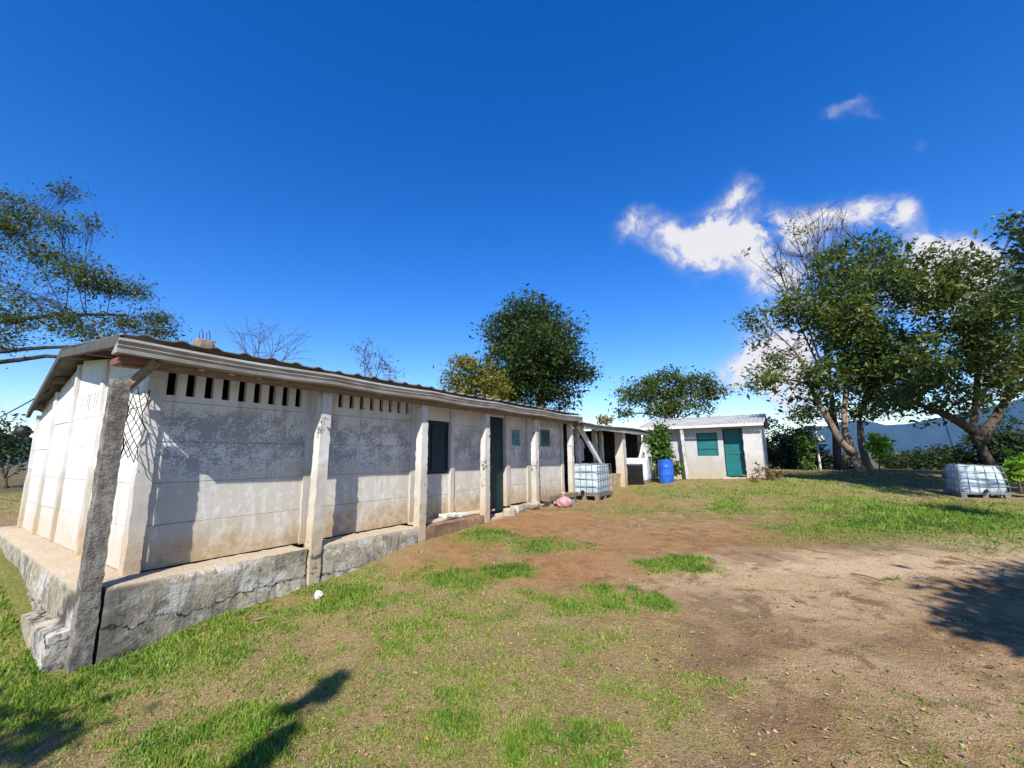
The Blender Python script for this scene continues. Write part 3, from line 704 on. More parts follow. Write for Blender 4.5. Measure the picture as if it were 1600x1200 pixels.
bpart(MB().lat(16.2, 18.3, -.55, .28, -.45, -.03, .2, .012, 98), 'slab', plaster('pale_slab', paint=(.55, .49, .42), bare=(.5, .44, .36), flake=False, dirt=.4), wing)

# ------------------------------------------------------------------ white shed
shed = bthing('white_shed', 'small white shed with teal door, teal window and pale tin roof', 'shed', 20.8, -2.3, .2)
TX = 19.5
q = MB()
for y0, y1, z0, z1 in ((-.02, .1, .1, 2.56), (-2.23, -.021, .1, 2.56), (-3.1, -2.231, .1, 1.17), (-3.1, -2.231, 2.2, 2.56), (-3.32, -3.101, .1, 2.56), (-4.13, -3.321, 2.36, 2.56)):
    q.box(TX, TX + .1, y0, y1, z0, z1)
bpart(q, 'wall', M_shed, shed)
bpart(MB().lat(TX - .22, TX + .12, -4.80, -4.13, .0, 2.50, .12, .008, 101), 'wall', plaster('grey_streaked_paint', paint=(.52, .505, .48), bare=(.45, .42, .37), flake=False, dirt=.5, lowbare=True), shed)
bpart(MB().box(TX + .121, 23.3, -4.78, -4.68, .0, 2.5), 'side_wall', M_shed, shed)
bpart(MB().box(TX + .101, 23.3, .0, .1, .0, 2.5), 'side_wall', M_shed, shed)
bpart(MB().box(23.2, 23.3, -4.68, .0, .0, 2.5), 'rear_wall', M_shed, shed)
for y_ in (-4.78, .0):
    q = MB().add([(TX + .1, y_, 2.5), (23.3, y_, 2.5), (21.4, y_, 2.94), (TX + .1, y_ + .1, 2.5), (23.3, y_ + .1, 2.5), (21.4, y_ + .1, 2.94)], [(0, 1, 2), (5, 4, 3), (0, 3, 4, 1), (1, 4, 5, 2), (2, 5, 3, 0)])
    bpart(q, 'gable', M_dark, shed)
bpart(MB().box(TX + .1, 23.2, -4.68, 0, .0, .2), 'floor', M_dark, shed)
d_ = bpart(MB().box(TX + .17, TX + .21, -4.12, -3.34, .28, 2.34), 'door', simple('teal_door', (.006, .135, .135), (.005, .11, .11), 2.5, .5, bump=.05), shed)
f = MB()
for z_ in (.32, 1.22, 2.2): bpart(MB().box(TX + .155, TX + .17, -4.09, -3.37, z_, z_ + .09), 'door_rail', bpy.data.materials['teal_door'], d_)
bpart(MB().tube([(TX + .16, -4.02, 1.3), (TX + .10, -4.02, 1.3), (TX + .10, -3.94, 1.3)], .016), 'handle', M_steel, d_)
w_ = bpart(MB().box(TX + .03, TX + .06, -3.08, -2.25, 1.19, 2.18), 'shutter', M_teal, shed)
f = MB()
for y_ in (-3.1, -2.285): f.box(TX + .01, TX + .03, y_, y_ + .055, 1.17, 2.2)
for z_ in (1.17, 1.45, 1.86, 2.15): f.box(TX + .012, TX + .029, -3.044, -2.286, z_, z_ + .05)
bpart(f, 'frame', simple('dark_teal_frame', (.008, .09, .09), None, 4), w_)
f = MB().box(TX - .03, TX - .005, -.75, -.2, 1.78, 2.22)
for k in range(5): f.box(TX - .05, TX - .03, -.73, -.22, 1.81 + k * .085, 1.86 + k * .085)
bpart(f, 'louvre_window', simple('grey_louvre', (.26, .26, .25), None, 5), shed)
def shed_roof(): 
    q = MB(); n = 100; V = []
    for x_, z_ in ((19.0, 2.53), (21.4, 3.02), (23.6, 2.5)):
        for k in range(n + 1):
            y_ = .3 - 5.28 * k / n; V.append((x_ - .0, y_, z_ + .018 * math.sin(2 * math.pi * y_ / .16) + .01 * math.sin(y_ * 2)))
    F = [(r_ * (n + 1) + k, r_ * (n + 1) + k + 1, (r_ + 1) * (n + 1) + k + 1, (r_ + 1) * (n + 1) + k)[::-1] for r_ in range(2) for k in range(n)]
    top = len(V); e = [r_ * (n + 1) + k for r_ in range(3) for k in (0, n)]
    q.add(V + [(a, b_, z - .02) for a, b_, z in V], F + [tuple(i + top for i in f[::-1]) for f in F] + [(k, k + 1, top + k + 1, top + k) for k in range(n)]
          + [(r_ * (n + 1) + c_, (r_ + 1) * (n + 1) + c_, top + (r_ + 1) * (n + 1) + c_, top + r_ * (n + 1) + c_) for r_ in range(2) for c_ in (0, n)])
    return q
bpart(shed_roof(), 'roof', M_tin, shed)
bpart(MB().box(18.97, 18.995, -4.95, .28, 2.40, 2.515), 'fascia', M_white_wood, shed)
bpart(MB().box(21.33, 21.47, -4.97, .29, 3.03, 3.07), 'ridge_cap', M_tin, shed)
def lean3(p, u): return (p[0], p[1] + .12 * (.5 - u[2]) * -1, p[2])
bpart(MB().lat(19.02, 19.14, -1.83, -1.70, -.1, 2.41, .12, .006, 103, lean3), 'post', simple('two_tone_post', (.62, .60, .57), (.35, .33, .31), 3, .8), shed)
bpart(MB().lat(19.02, 19.16, -.12, .02, -.1, 2.41, .12, .006, 104), 'post', M_white_wood, shed)
bpart(MB().lat(19.0, 19.49, -4.12, -3.25, -.1, .25, .12, .01, 105), 'step', plaster('sandy_step', paint=(.62, .55, .45), bare=(.55, .48, .38), flake=False, dirt=.2), shed)
bpart(MB().lat(19.2, 19.49, -3.2, -1.9, -.1, .12, .12, .012, 106), 'apron', plaster('sandy_apron', paint=(.5, .42, .33), bare=(.45, .36, .27), flake=False, dirt=.2), shed)

# ------------------------------------------------------------------ tanks
def tote(label, x, y, rz, z=None, crushed=0.0, cage=True, tank_mat=M_tank, group=None, seed=0, sx=1.0, sy=1.2):
    z = g1(x, y) if z is None else z
    t = thing('caged_tank' if cage else 'plastic_tank', label, 'water tank', (x, y, z), rz, group)
    def rd(p, u):
        c_ = [(a - .5) * 2 for a in u]
        k = 1 - .07 * (abs(c_[0]) ** 6 * abs(c_[1]) ** 6) - .05 * abs(c_[2]) ** 8
        k -= crushed * .28 * u[2] ** 2
        wob = .012 * math.sin(u[2] * 12 + c_[0] * 2) + crushed * .05 * math.sin(c_[0] * 3 + u[2] * 4)
        return (p[0] * k, p[1] * k + wob, p[2] - crushed * .08 * u[2] * (1 + c_[0]))
    MB().lat(-sx / 2 + .03, sx / 2 - .03, -sy / 2 + .03, sy / 2 - .03, .17, 1.13, .08, .004, seed, rd).build('tank', tank_mat, t, smooth=True)
    MB().lathe([(.09, 0), (.09, .05), (.075, .06)], 14, (0, 0, 1.11 - crushed * .08)).build('cap', M_black, t)
    q = MB()
    for yy in (-sy / 2 + .06, 0, sy / 2 - .06):
        for xx in (-sx / 2 + .08, 0, sx / 2 - .08): q.box(xx - .07, xx + .07, yy - .06, yy + .06, -.05, .09)
    for xx in (-sx / 2 + .08, 0, sx / 2 - .08): q.box(xx - .07, xx + .07, -sy / 2, sy / 2, .091, .12)
    q.box(-sx / 2, sx / 2, -sy / 2, sy / 2, .121, .16)
    q.build('pallet', M_wood if seed % 2 else M_steel, t)
    MB().tube([(-.0, -sy / 2 - .02, .24), (0, -sy / 2 - .13, .24)], .05, 10).tube([(0, -sy / 2 - .10, .24), (0, -sy / 2 - .10, .32)], .015).build('valve', M_black, t)
    if cage:
        q = MB(); hx, hy = sx / 2, sy / 2
        def cp(a, b_, zz):
            k = 1 - crushed * .26 * ((zz - .17) / .96) ** 2
            return (a * k, b_ * k, zz - crushed * .08 * ((zz - .17) / .96) * (1 + a / hx))
        for zz in (.18, .42, .66, .90, 1.13): q.tube([cp(a, b_, zz) for a, b_ in ((-hx, -hy), (hx, -hy), (hx, hy), (-hx, hy), (-hx, -hy))], .011, 5)
        for k in range(6):
            a = -hx + sx * k / 5
            for b_ in (-hy - .008, hy + .008): q.tube([cp(a, b_, zz) for zz in (.12, .45, .8, 1.13)], .010, 5)
        for k in range(1, 6):
            b_ = -hy + sy * k / 6
            for a in (-hx - .008, hx + .008): q.tube([cp(a, b_, zz) for zz in (.12, .45, .8, 1.13)], .010, 5)
        for b_ in (-.2, .2): q.tube([cp(-hx, b_, 1.135), cp(hx, b_, 1.135)], .011, 5)
        q.build('cage', M_steel, t)
    return t
p = B(12.3, -.05, 0)
tote('pale blue caged water tank beside the classroom end post', p[0], p[1], BRZ - math.pi / 2, g1(p[0], p[1]) + .02, crushed=.12, seed=1, sx=1.05, sy=1.2)
tote('sunlit caged water tank with crushed narrow top near the leaning tree', 16.2, 15.25, R(-24), crushed=.5, seed=2, sx=1.25, sy=1.15)
p = B(17.3, -.1, 0)
tote('bluish white plastic tank without cage on the pale slab', p[0], p[1], BRZ - math.pi / 2 + R(4), FZ - .02, cage=False, seed=5, tank_mat=simple('bluish_white_plastic', (.62, .70, .78), (.52, .60, .69), 2.0, .4), group=None, sx=1.15, sy=1.15)
p = B(16.6, -.18, 0)
bk = thing('black_crate', 'black plastic crate standing in front of the bluish tank', 'crate', (p[0], p[1], FZ - .03), BRZ)
MB().lat(-.05, .05, -.36, .30, .05, .86, .1, .002, 9).build('panel', M_black, bk)
q = MB()
for y_ in (-.37, .30): q.box(-.07, .07, y_, y_ + .03, 0, .9)
q.box(-.07, .07, -.339, .299, .87, .9); q.build('rim', M_black, bk)
# barrel
bx, by = 6.22, 17.55
br = thing('blue_barrel', 'blue plastic barrel standing in front of the leafy bush', 'barrel', (bx, by, g1(bx, by)))
MB().lathe([(.27, -.04), (.285, 0), (.29, .1), (.30, .28), (.305, .30), (.305, .33), (.30, .35), (.30, .58), (.305, .6), (.305, .63), (.295, .65), (.285, .85), (.295, .88), (.295, .90), (.26, .90), (.25, .86)], 26).build('drum', M_blue, br, smooth=True)

# ------------------------------------------------------------------ small things
bn = bthing('plank_bench', 'heavy weathered plank bench between the last two posts', 'bench', 10, -.05, 0)
bpart(MB().lat(9.15, 11.0, -.16, .12, .02, .13, .14, .006, 111), 'seat', M_wood, bn)
for t in (9.4, 10.75): bpart(MB().lat(t - .1, t + .1, -.12, .1, -.4, .018, .1, .01, int(t * 10)), 'leg', M_rock, bn)
bx, by = 1.42, 12.15
bg_ = thing('pink_bag', 'pink bundle lying on the dirt below the plank bench', 'bag', (bx, by, g1(bx, by)))
def bagf(p, u):
    d = np.array([(a - .5) * 2 for a in u]); l = np.linalg.norm(d) + 1e-6
    q_ = d / l * (max(abs(d)) * .8 + l * .2) * np.array([.22, .19, .13]) + np.array([0, 0, .11])
    w_ = 1 + .16 * math.sin(6 * math.atan2(d[1], d[0]) + 3 * d[2]) * (.4 + .6 * u[2]); k = .55 if u[2] > .95 else 1
    return (q_[0] * w_ * k, q_[1] * w_ * k, q_[2] + (.05 if u[2] > .95 else 0))
MB().lat(-1, 1, -1, 1, -1, 1, .25, 0, 4, bagf).build('sack', M_pink, bg_, smooth=True)
MB().lathe([(.05, 0), (.04, .03), (.075, .09), (.09, .13), (.05, .15)], 10, (-.03, 0, .26)).build('knot', simple('brownish_cloth', (.42, .30, .24), None, 8, .9), bg_, smooth=True)
bx, by = -2.53, 5.83
bl = thing('white_ball', 'small white crumpled ball on grass in front of second post', 'ball', (bx, by, g1(bx, by)))
g_ = np.random.default_rng(3)
q = MB().lathe([(.012, .0), (.035, .012), (.05, .04), (.05, .06), (.035, .088), (.012, .1)], 12); q.v = [tuple(np.array(v) + g_.normal(0, .004, 3)) for v in q.v]
q.build('ball', M_sack, bl)
def rock(mb, r_, seed, sq=(1, .8, .6)):
    g = np.random.default_rng(seed)
    n = 7
    def f(p, u):
        d = np.array([(a - .5) * 2 for a in u]); l = np.linalg.norm(d) + 1e-6; mx_ = max(abs(d))
        return d / l * (mx_ * .55 + l * .45) * r_ * np.array(sq) + g.normal(0, r_ * .03, 3)
    return mb.lat(-1, 1, -1, 1, -1, 1, .3, 0, seed, f)
for i, (bx, by, r_, lab) in enumerate([(-.10, 10.75, .17, 'pale broken rock at the foot of the fourth post'), (.12, 11.2, .22, 'largest tan rubble lump beside the doorway'), (.42, 11.75, .24, 'flat rubble slab leaning toward the fifth post'), (.62, 12.1, .15, 'brown rubble lump touching the fifth post')]):
    o_ = rock(MB(), r_, 120 + i, [(1, .8, .9), (1.2, .7, .55), (1.5, .7, .4), (1, .9, .6)][i]).build('rubble_stone', M_rock)
    o_.location = (bx, by, g1(bx, by) + r_ * .25); o_.rotation_euler = (0, .1 * i, i * 1.1); tag(o_, lab, 'stone', 'rubble by the doorway')
p = B(5.75, .3, .01)
o_ = MB().lat(-.34, .34, -.12, .12, 0, .05, .05, .008, 131).build('white_sack', M_sack); o_.location = p; o_.rotation_euler = (0, .06, BRZ); tag(o_, 'white empty sack lying on the ledge under the dark window', 'sack')
p = B(13.9, 1.0, 0)
sh = thing('hanging_shirt', 'pale lilac shirt hanging in the dark shelter', 'shirt', p, BRZ)
q = MB(); V = []; 
sil = [(-.10, 1.9), (.10, 1.9), (.32, 1.65), (.24, 1.52), (.17, 1.6), (.19, 1.05), (-.19, 1.05), (-.17, 1.6), (-.24, 1.52), (-.32, 1.65)]
n = len(sil); q.add([(a, -.05 + .02 * math.sin(a * 20), z) for a, z in sil] + [(a, .05 + .02 * math.sin(a * 20), z) for a, z in sil], [tuple(range(n)), tuple(range(n, 2 * n))[::-1]] + [((i + 1) % n, i, n + i, n + (i + 1) % n) for i in range(n)])
q.build('cloth', M_shirt, sh); MB().tube([(-.15, 0, 1.9), (0, 0, 1.98), (.15, 0, 1.9), (0, 0, 1.96), (0, 0, 2.35)], .006, 4).build('hanger', M_wire, sh)
def stick(x0, y0, x1, y1, r_, lab):
    o_ = MB().tube([(0, 0, 0), ((x1 - x0) * .5, (y1 - y0) * .5, .012), (x1 - x0, y1 - y0, .0)], [r_, r_ * .9, r_ * .6], 6).build('stick', M_wood)
    o_.location = (x0, y0, g1(x0, y0) + r_); tag(o_, lab, 'stick', 'sticks on the ground')
stick(-3.0, 5.22, -2.75, 5.38, .012, 'pale short stick in the grass beside the stained plinth')
stick(4.72, 6.28, 4.83, 5.92, .012, 'thin dark stick on the pale bare dirt')
# signpost
sx_, sy_ = 17.55, 24.6
sp = thing('signpost', 'slim white signpost with small pale boards before the hedge', 'signpost', (sx_, sy_, g1(sx_, sy_)))
MB().tube([(0, 0, -.2), (0, 0, 2.55)], .055, 8).build('pole', M_white_wood, sp)
MB().box(-.62, -.06, -.035, -.005, 2.25, 2.52).build('board', M_white_wood, sp); MB().box(.06, .5, -.035, -.005, 2.28, 2.48).build('board', M_white_wood, sp)
MB().box(.06, .42, -.035, -.005, 1.62, 1.95).build('board', simple('pale_yellow_board', (.80, .78, .52), None, 4), sp)

# ------------------------------------------------------------------ vegetation
def leaf_mat(name, cols, rough=.5, trans=.3):
    m, nt, b = material(name)
    r_ = nt.node('ShaderNodeValToRGB'); r_.color_ramp.interpolation = 'LINEAR'
    els = r_.color_ramp.elements
    for i, c_ in enumerate(cols):
        e = els[i] if i < 2 else els.new(i / (len(cols) - 1))
        e.position = i / (len(cols) - 1); e.color = (*c_, 1)
    nt.put(r_.inputs[0], nt.attr('tint'))
    nt.put(b.inputs['Base Color'], r_.outputs[0]); b.inputs['Roughness'].default_value = rough; b.inputs['Specular IOR Level'].default_value = .35
    tr = nt.node('ShaderNodeBsdfTranslucent'); nt.put(tr.inputs[0], nt.mix(1.0, r_.outputs[0], (1.3, 1.5, .7), 'MULTIPLY'))
    mx_ = nt.node('ShaderNodeMixShader'); mx_.inputs[0].default_value = trans
    nt.l.new(b.outputs[0], mx_.inputs[1]); nt.l.new(tr.outputs[0], mx_.inputs[2]); nt.l.new(mx_.outputs[0], nt.n['Material Output'].inputs[0])
    return m
L_dark = leaf_mat('dark_leaves', [(.014, .030, .010), (.028, .058, .014), (.06, .092, .02), (.10, .11, .025)])
L_mango = leaf_mat('olive_leaves', [(.020, .040, .010), (.054, .086, .018), (.115, .155, .03), (.21, .19, .045)], .42)
L_olive = leaf_mat('dark_olive_leaves', [(.018, .036, .010), (.048, .078, .018), (.105, .14, .03), (.19, .185, .045)], .42)
L_feath = leaf_mat('light_leaves', [(.03, .05, .02), (.055, .085, .03), (.10, .12, .035), (.16, .14, .03)])
L_yell = leaf_mat('yellow_green_leaves', [(.06, .085, .015), (.12, .13, .02), (.20, .18, .025), (.27, .21, .03)])
L_lime = leaf_mat('lime_leaves', [(.12, .22, .02), (.20, .34, .03), (.30, .46, .05), (.34, .48, .07)], .4, .4)
L_bush = leaf_mat('bush_leaves', [(.010, .022, .008), (.02, .042, .012), (.04, .07, .018), (.07, .09, .025)])
L_dry = leaf_mat('dry_leaves', [(.12, .08, .035), (.20, .145, .06), (.28, .20, .09), (.17, .08, .04)])
L_plant = leaf_mat('bright_bush_leaves', [(.03, .07, .012), (.06, .12, .02), (.11, .18, .03), (.20, .24, .05)])
BARK = simple('brown_bark', (.105, .075, .055), (.05, .038, .03), 7, .95, bump=.8, stretch=(1, 1, .3))
BARK_L = simple('pale_bark', (.26, .185, .135), (.14, .10, .072), 5, .9, bump=.6, stretch=(1, 1, .35))
BARK_G = simple('grey_twig', (.11, .085, .08), (.065, .05, .045), 7, .95, bump=.2)

def unit(a): return a / (np.linalg.norm(a, axis=-1, keepdims=True) + 1e-9)
def leaves_mesh(C, size, g, tint, droop=.25, narrow=.45):
    n = len(C); L = size * np.exp(g.normal(-.08, .32, n))
    d = unit(g.normal(0, 1, (n, 3)) + np.array([0, 0, -droop])); d[:, 2] *= .75; d = unit(d)
    nn = unit(g.normal(0, .8, (n, 3)) + np.array([0, 0, .8])); s = unit(np.cross(d, nn)); up = np.cross(s, d)
    w = L * narrow * .5
    a = C; b = C + d * (L * .45)[:, None] + s * w[:, None] + up * (L * .06)[:, None]
    c = C + d * L[:, None] - up * (L * .08)[:, None]; e = C + d * (L * .45)[:, None] - s * w[:, None] + up * (L * .06)[:, None]
    V = np.stack([a, b, c, e], 1).reshape(-1, 3)
    F = np.arange(4 * n).reshape(n, 4)
    return V, F, np.repeat(tint, 4)
def bez(p, q, g, bow=.18, n=6):
    p, q = np.array(p, float), np.array(q, float); L = np.linalg.norm(q - p)
    mid = (p + q) / 2 + g.normal(0, bow * L, 3) * np.array([1, 1, .5]) + np.array([0, 0, bow * L * .6])
    return [(1 - t) ** 2 * p + 2 * t * (1 - t) * mid + t * t * q for t in np.linspace(0, 1, n)]
def tree(name, label, cat, base, trunk, r0, lobes, leaf, bark=BARK, size=.2, per=300, clump=.33, seed=0, group=None, twigs=6, droop=.25, narrow=.45, flat=1.0, shell=.55, stems=None, zbias=.0, lk=1.0, gap=.385):
    """lobes: (x, y, z, r) world; trunk: list of world points"""
    g = np.random.default_rng(seed)
    bz = base[2]; root = thing(name, label, cat, base, 0, group); O = np.array(base, float)
    w = MB(); tr = [np.array(p, float) for p in trunk]
    stems_ = stems or [tr]
    ends = []
    for st in stems_:
        st = [np.array(p, float) for p in st]
        dens = []
        for a, b_ in zip(st[:-1], st[1:]):
            for k in range(3): dens.append(a + (b_ - a) * k / 3 + g.normal(0, r0 * .12, 3))
        dens.append(st[-1]); nn = len(dens)
        rad = [r0 * (1.35 if i == 0 else 1) * (1 - .55 * i / (nn - 1)) for i in range(nn)]
        w.tube([p - O for p in dens], rad, 9)
        ends += list(zip(dens[nn // 3:], rad[nn // 3:]))
    C, T = [], []
    for lx, ly, lz, lr in lobes:
        c = np.array([lx, ly, lz])
        best = min(ends, key=lambda e: np.linalg.norm((e[0] - c) * np.array([1, 1, 1.6])) + (6 if e[0][2] > lz + .3 else 0))
        br_ = bez(best[0], c, g, .14, 7); rr = min(best[1] * .6, .035 * np.linalg.norm(c - best[0]) + .02) * lk
        w.tube([p - O for p in br_], list(np.linspace(rr, rr * .35, 7)), 6)
        for k in range(twigs):
            e = c + unit(g.normal(0, 1, 3)) * lr * g.uniform(.55, .98) * np.array([1, 1, flat])
            s = br_[g.integers(3, 7)]
            tw = bez(s, e, g, .15, 5); w.tube([p - O for p in tw], list(np.linspace(rr * .38, rr * .08 + .004, 5)), 4)
            for kk in range(2):
                e2 = tw[g.integers(2, 5)] + unit(g.normal(0, 1, 3)) * lr * .4 * np.array([1, 1, flat]); tw2 = bez(tw[2], e2, g, .15, 4)
                w.tube([p - O for p in tw2], list(np.linspace(rr * .16, .004, 4)), 3)
        if leaf is None: continue
        ncl = max(4, int(per * 2.9 * lr * lr / 34))
        d = unit(g.normal(0, 1, (ncl, 3)) + np.array([0, 0, zbias])); rad_ = lr * g.uniform(shell, 1.05, ncl) * (1 + .25 * np.sin(d[:, 0] * 5 + seed) * np.sin(d[:, 1] * 4 + d[:, 2] * 5))
        cc = c + d * rad_[:, None] * np.array([1, 1, flat])
        ct = np.clip(g.beta(2, 2.6, ncl), 0, 1)
        hole = fbm(cc[:, 0] * .55 + cc[:, 2] * .6, cc[:, 1] * .5 + cc[:, 2] * .45, seed, 3)
        for k in range(ncl):
            if lr > .5 and hole[k] < gap: continue
            m_ = 34; pp = cc[k] + g.normal(0, clump * (.7 + .6 * g.random()), (m_, 3)) * np.array([1, 1, .62])
            C.append(pp); T.append(np.clip(ct[k] * .72 + g.random(m_) * .28 + g.normal(0, .05, m_), 0, 1))
    w.build('trunk', bark, root, smooth=True)
    if leaf is not None:
        C = np.concatenate(C); T = np.concatenate(T)
        V, F, tt = leaves_mesh(C - O, size, g, T, droop, narrow)
        np_mesh('crown', V, F, leaf, root, dict(tint=tt))
    return root

def base_at(x, y): return (x, y, g1(x, y) - .05)

# left feathery tree reaching over the roof from behind the building
LB = [(-11.9,14,6.2,.5),(-13.3,13,5.9,.6),(-16.2,12.5,9.3,.9),(-15.3,13,7.2,1.0),(-16.73,13.0,10.21,.97),(-14.91,13.0,10.89,.43),(-15.58,13.0,8.58,1.27),(-13.99,13.0,7.89,.94),(-16.01,13.0,7.47,1.25),(-13.59,13.5,7.65,.76),(-14.16,13.0,6.36,.92),(-13.07,14.0,7.73,.67),(-12.76,13.5,6.4,.75),(-12.26,14.0,6.67,.66),(-15.4,12.5,6.21,.99),(-14.07,13.0,9.71,.39),(-15.14,13.0,9.72,.54),(-18.5,13,9,1.6),(-19,12.5,7,1.5),(-17.6,14,5.9,1.0)]
b0 = base_at(-19.5, 13.0)
tree('spreading_tree', 'sparse spreading tree with long bare limbs reaching in from the left edge', 'tree', b0, [b0, (-19.4, 13, 2.5), (-19, 13, 4.8)], .095, LB, L_feath, simple('dark_limb', (.05, .04, .035), (.03, .025, .022), 6, .95), size=.105, per=600, clump=.22, seed=11, twigs=22, flat=.65, shell=.05, lk=.45, narrow=.4, gap=.40,
     stems=[[b0, (-19.4, 13, 2.5), (-19, 13, 5.5), (-18.6, 13, 7.5)], [(-19.3, 13, 3.6), (-17, 13, 4.9), (-14.6, 12.9, 5.15), (-12.7, 12.8, 4.95)], [(-19.2, 13, 4.0), (-17, 12.8, 5.2), (-15.2, 12.8, 5.35), (-13.4, 12.9, 5.5)], [(-19.1, 13, 5.5), (-17, 13.2, 6.4), (-14.8, 13.4, 6.7), (-12.9, 13.6, 6.7)]])
b0 = base_at(2.0, 30)
tree('round_tree', 'tall dense dark round crowned tree rising behind the classroom roof', 'tree', b0, [b0, (2.0, 30, 3), (2.1, 30, 6), (1.9, 30, 9.5)], .38, [(1.47,30.0,11.5,2.2),(-0.43,30.0,11.0,1.7),(3.6,30.0,10.3,1.9),(2.12,30.0,8.89,2.3),(-0.45,30.0,8.45,1.7),(4.42,30.0,8.15,1.2),(1.37,30.0,6.54,2.0),(3.21,30.0,6.29,1.5),(-0.7,30.0,6.33,1.3),(5.1,30.0,7.91,.8),(1.8,28.6,9.5,2.0),(1,28.8,7.5,1.6)], L_dark, size=.24, per=440, clump=.38, seed=12, twigs=6, shell=.5, gap=.44)
b0 = base_at(-2.3, 27)
tree('yellowing_tree', 'small yellow green tree left of the dense round tree', 'tree', b0, [b0, (-2.3, 27, 3), (-2.4, 27, 5.5)], .18, [(-2.91,27.0,7.7,.8),(-1.87,27.0,6.95,1.1),(-3.53,27.0,6.6,.95),(-1.25,27.0,6.2,1.0),(-2.7,27.0,6.0,1.3)], L_yell, size=.22, per=380, clump=.32, seed=13, gap=.2)
b0 = base_at(13.0, 34)
tree('flat_topped_tree', 'broad flat topped tree behind the white shed', 'tree', b0, [b0, (13.2, 34, 2.5), (13.0, 34, 4.5)], .26, [(12.53,34.0,7.5,1.75),(14.88,34.0,7.45,1.6),(10.41,34.0,6.9,1.45),(9.08,34.0,6.4,1.1),(16.3,34.0,6.8,1.0),(13.46,34.0,5.98,1.6),(11.87,34.0,5.6,1.2),(15.22,34.0,5.6,.8),(9.0,34.0,5.2,.6)], L_mango, size=.24, per=300, clump=.36, seed=14, flat=.65)
b0 = base_at(18.7, 23.2)
BIG1 = [(19.78,24.0,12.84,1.5),(22.25,24.0,13.6,1.4),(17.35,24.0,10.44,1.5),(14.3,23.5,9.51,.75),(15.21,23.5,7.79,1.25),(19.38,24.0,10.02,2.2),(22.6,24.0,11.18,1.9),(16.77,24.0,7.33,1.8),(19.69,24.0,7.2,2.3),(22.47,24.0,8.03,1.9),(13.95,23.0,5.9,.8),(17.24,24.0,5.4,1.35),(20.09,24.0,5.0,1.4),(16.4,23.5,4.15,.6),(22.03,24.0,5.6,1.3),(18.3,24.0,4.2,.7),(18.5,22.2,9,1.9),(20.8,22.2,10.6,1.8),(17,22.4,6.2,1.3),(20.5,22,7.2,1.8)]
tree('large_tree', 'large leafy tree with pale forked trunk between signpost and right hand tank', 'tree', b0, [b0], .21, BIG1, L_mango, BARK_L, size=.24, per=360, clump=.34, seed=15, shell=.45, gap=.425,
     stems=[[b0, (18.45, 23.2, 1.8), (18.2, 23.3, 3.0), (19.0, 23.6, 6.5), (19.4, 24, 10)], [(18.35, 23.2, 1.9), (17.6, 23.2, 2.9), (16.9, 23.4, 5), (16.6, 23.6, 7)], [(19.6, 23.8, .8), (19.5, 23.9, 2.5), (19.7, 24, 4), (21.5, 24, 7.5)]])
b0 = base_at(21.4, 19.0)
BIG2 = [(20.3,19.0,10.6,1.2),(22.24,19.0,9.83,1.4),(24.34,19.0,11.11,.9),(23.86,19.0,8.86,1.4),(20.49,19.0,8.58,1.6),(22.58,19.0,7.0,1.6),(19.75,19.0,6.3,1.55),(18.42,19.0,5.5,1.15),(21.27,19.0,5.2,1.4),(18.1,18.5,4.2,.9),(19.93,18.5,4.1,.8),(23.37,19.0,5.4,.9),(17.0,18.5,4.1,.65),(24.77,19.0,12.8,.7),(24.06,19.0,6.99,1.2),(21,17.6,8.2,1.5),(20.4,17.8,6.2,1.2)]
tree('leaning_tree', 'dark leafy tree with low forking limbs behind the crushed tank at right', 'tree', b0, [b0], .2, BIG2, L_olive, BARK, size=.22, per=360, clump=.31, seed=16, shell=.45, gap=.425,
     stems=[[b0, (21.0, 19, 1.6), (20.6, 19, 2.8), (21.3, 19, 5.2), (22, 19, 8.5)], [(20.9, 19, 2.6), (19.4, 18.9, 3.5), (18.2, 18.7, 3.9)], [(20.8, 19, 2.3), (22.3, 19, 4.2), (23.8, 19, 7.0)]])
b0 = base_at(18.2, 7.4)
tree('overhanging_tree', 'tall tree whose leaf sprays hang in at the upper right edge', 'tree', b0, [b0, (18.2, 7.4, 3), (17.6, 7.6, 6), (16, 7.8, 10)], .22, [(13.5,9.2,7.1,1.05),(14.9,10.8,7.0,.8),(17.4,11.6,8.2,1.4),(14.6,7,12.5,1.5),(15.4,8,12.5,1.5),(16.6,8.6,12.4,1.6),(15.6,6.3,12.5,1.6),(17.4,7.4,12.2,1.7),(18.5,9.6,10.5,1.8),(18.4,11,9,1.5),(19.6,9,8,1.6)], L_dark, size=.2, per=330, clump=.30, seed=17, lk=.7, gap=.28)
# bare trees
b0 = base_at(-12.3, 20)
def bare(name, label, base, fans, seed, r0=.14, leaf=None, per=60, size=.16, twigs=10):
    return tree(name, label, 'tree', base, [base, (base[0], base[1], base[2] + 3), (base[0] + .1, base[1], base[2] + 5)], r0, fans, leaf, BARK_G, size=size, per=per, clump=.25, seed=seed, twigs=twigs, shell=.3)
bare('bare_tree', 'leafless tree with fine branches above the classroom roof', b0, [(-13.4,20,8.0,1.3),(-12.3,20,8.5,1.4),(-11.2,20,7.8,1.3),(-10.6,20,7.2,1.0),(-12.6,20,7.0,1.4)], 21, .12)
b0 = base_at(-8.7, 26)
bare('thin_tree', 'thin half bare tree with a few leaves beyond the roof', b0, [(-9.3,26,8.6,1.1),(-8.2,26,8.0,1.1),(-9,26,7.4,1.2),(-7.6,26,7.0,.9)], 22, .14, L_feath, 22, .15, 16)
b0 = base_at(20.5, 27)
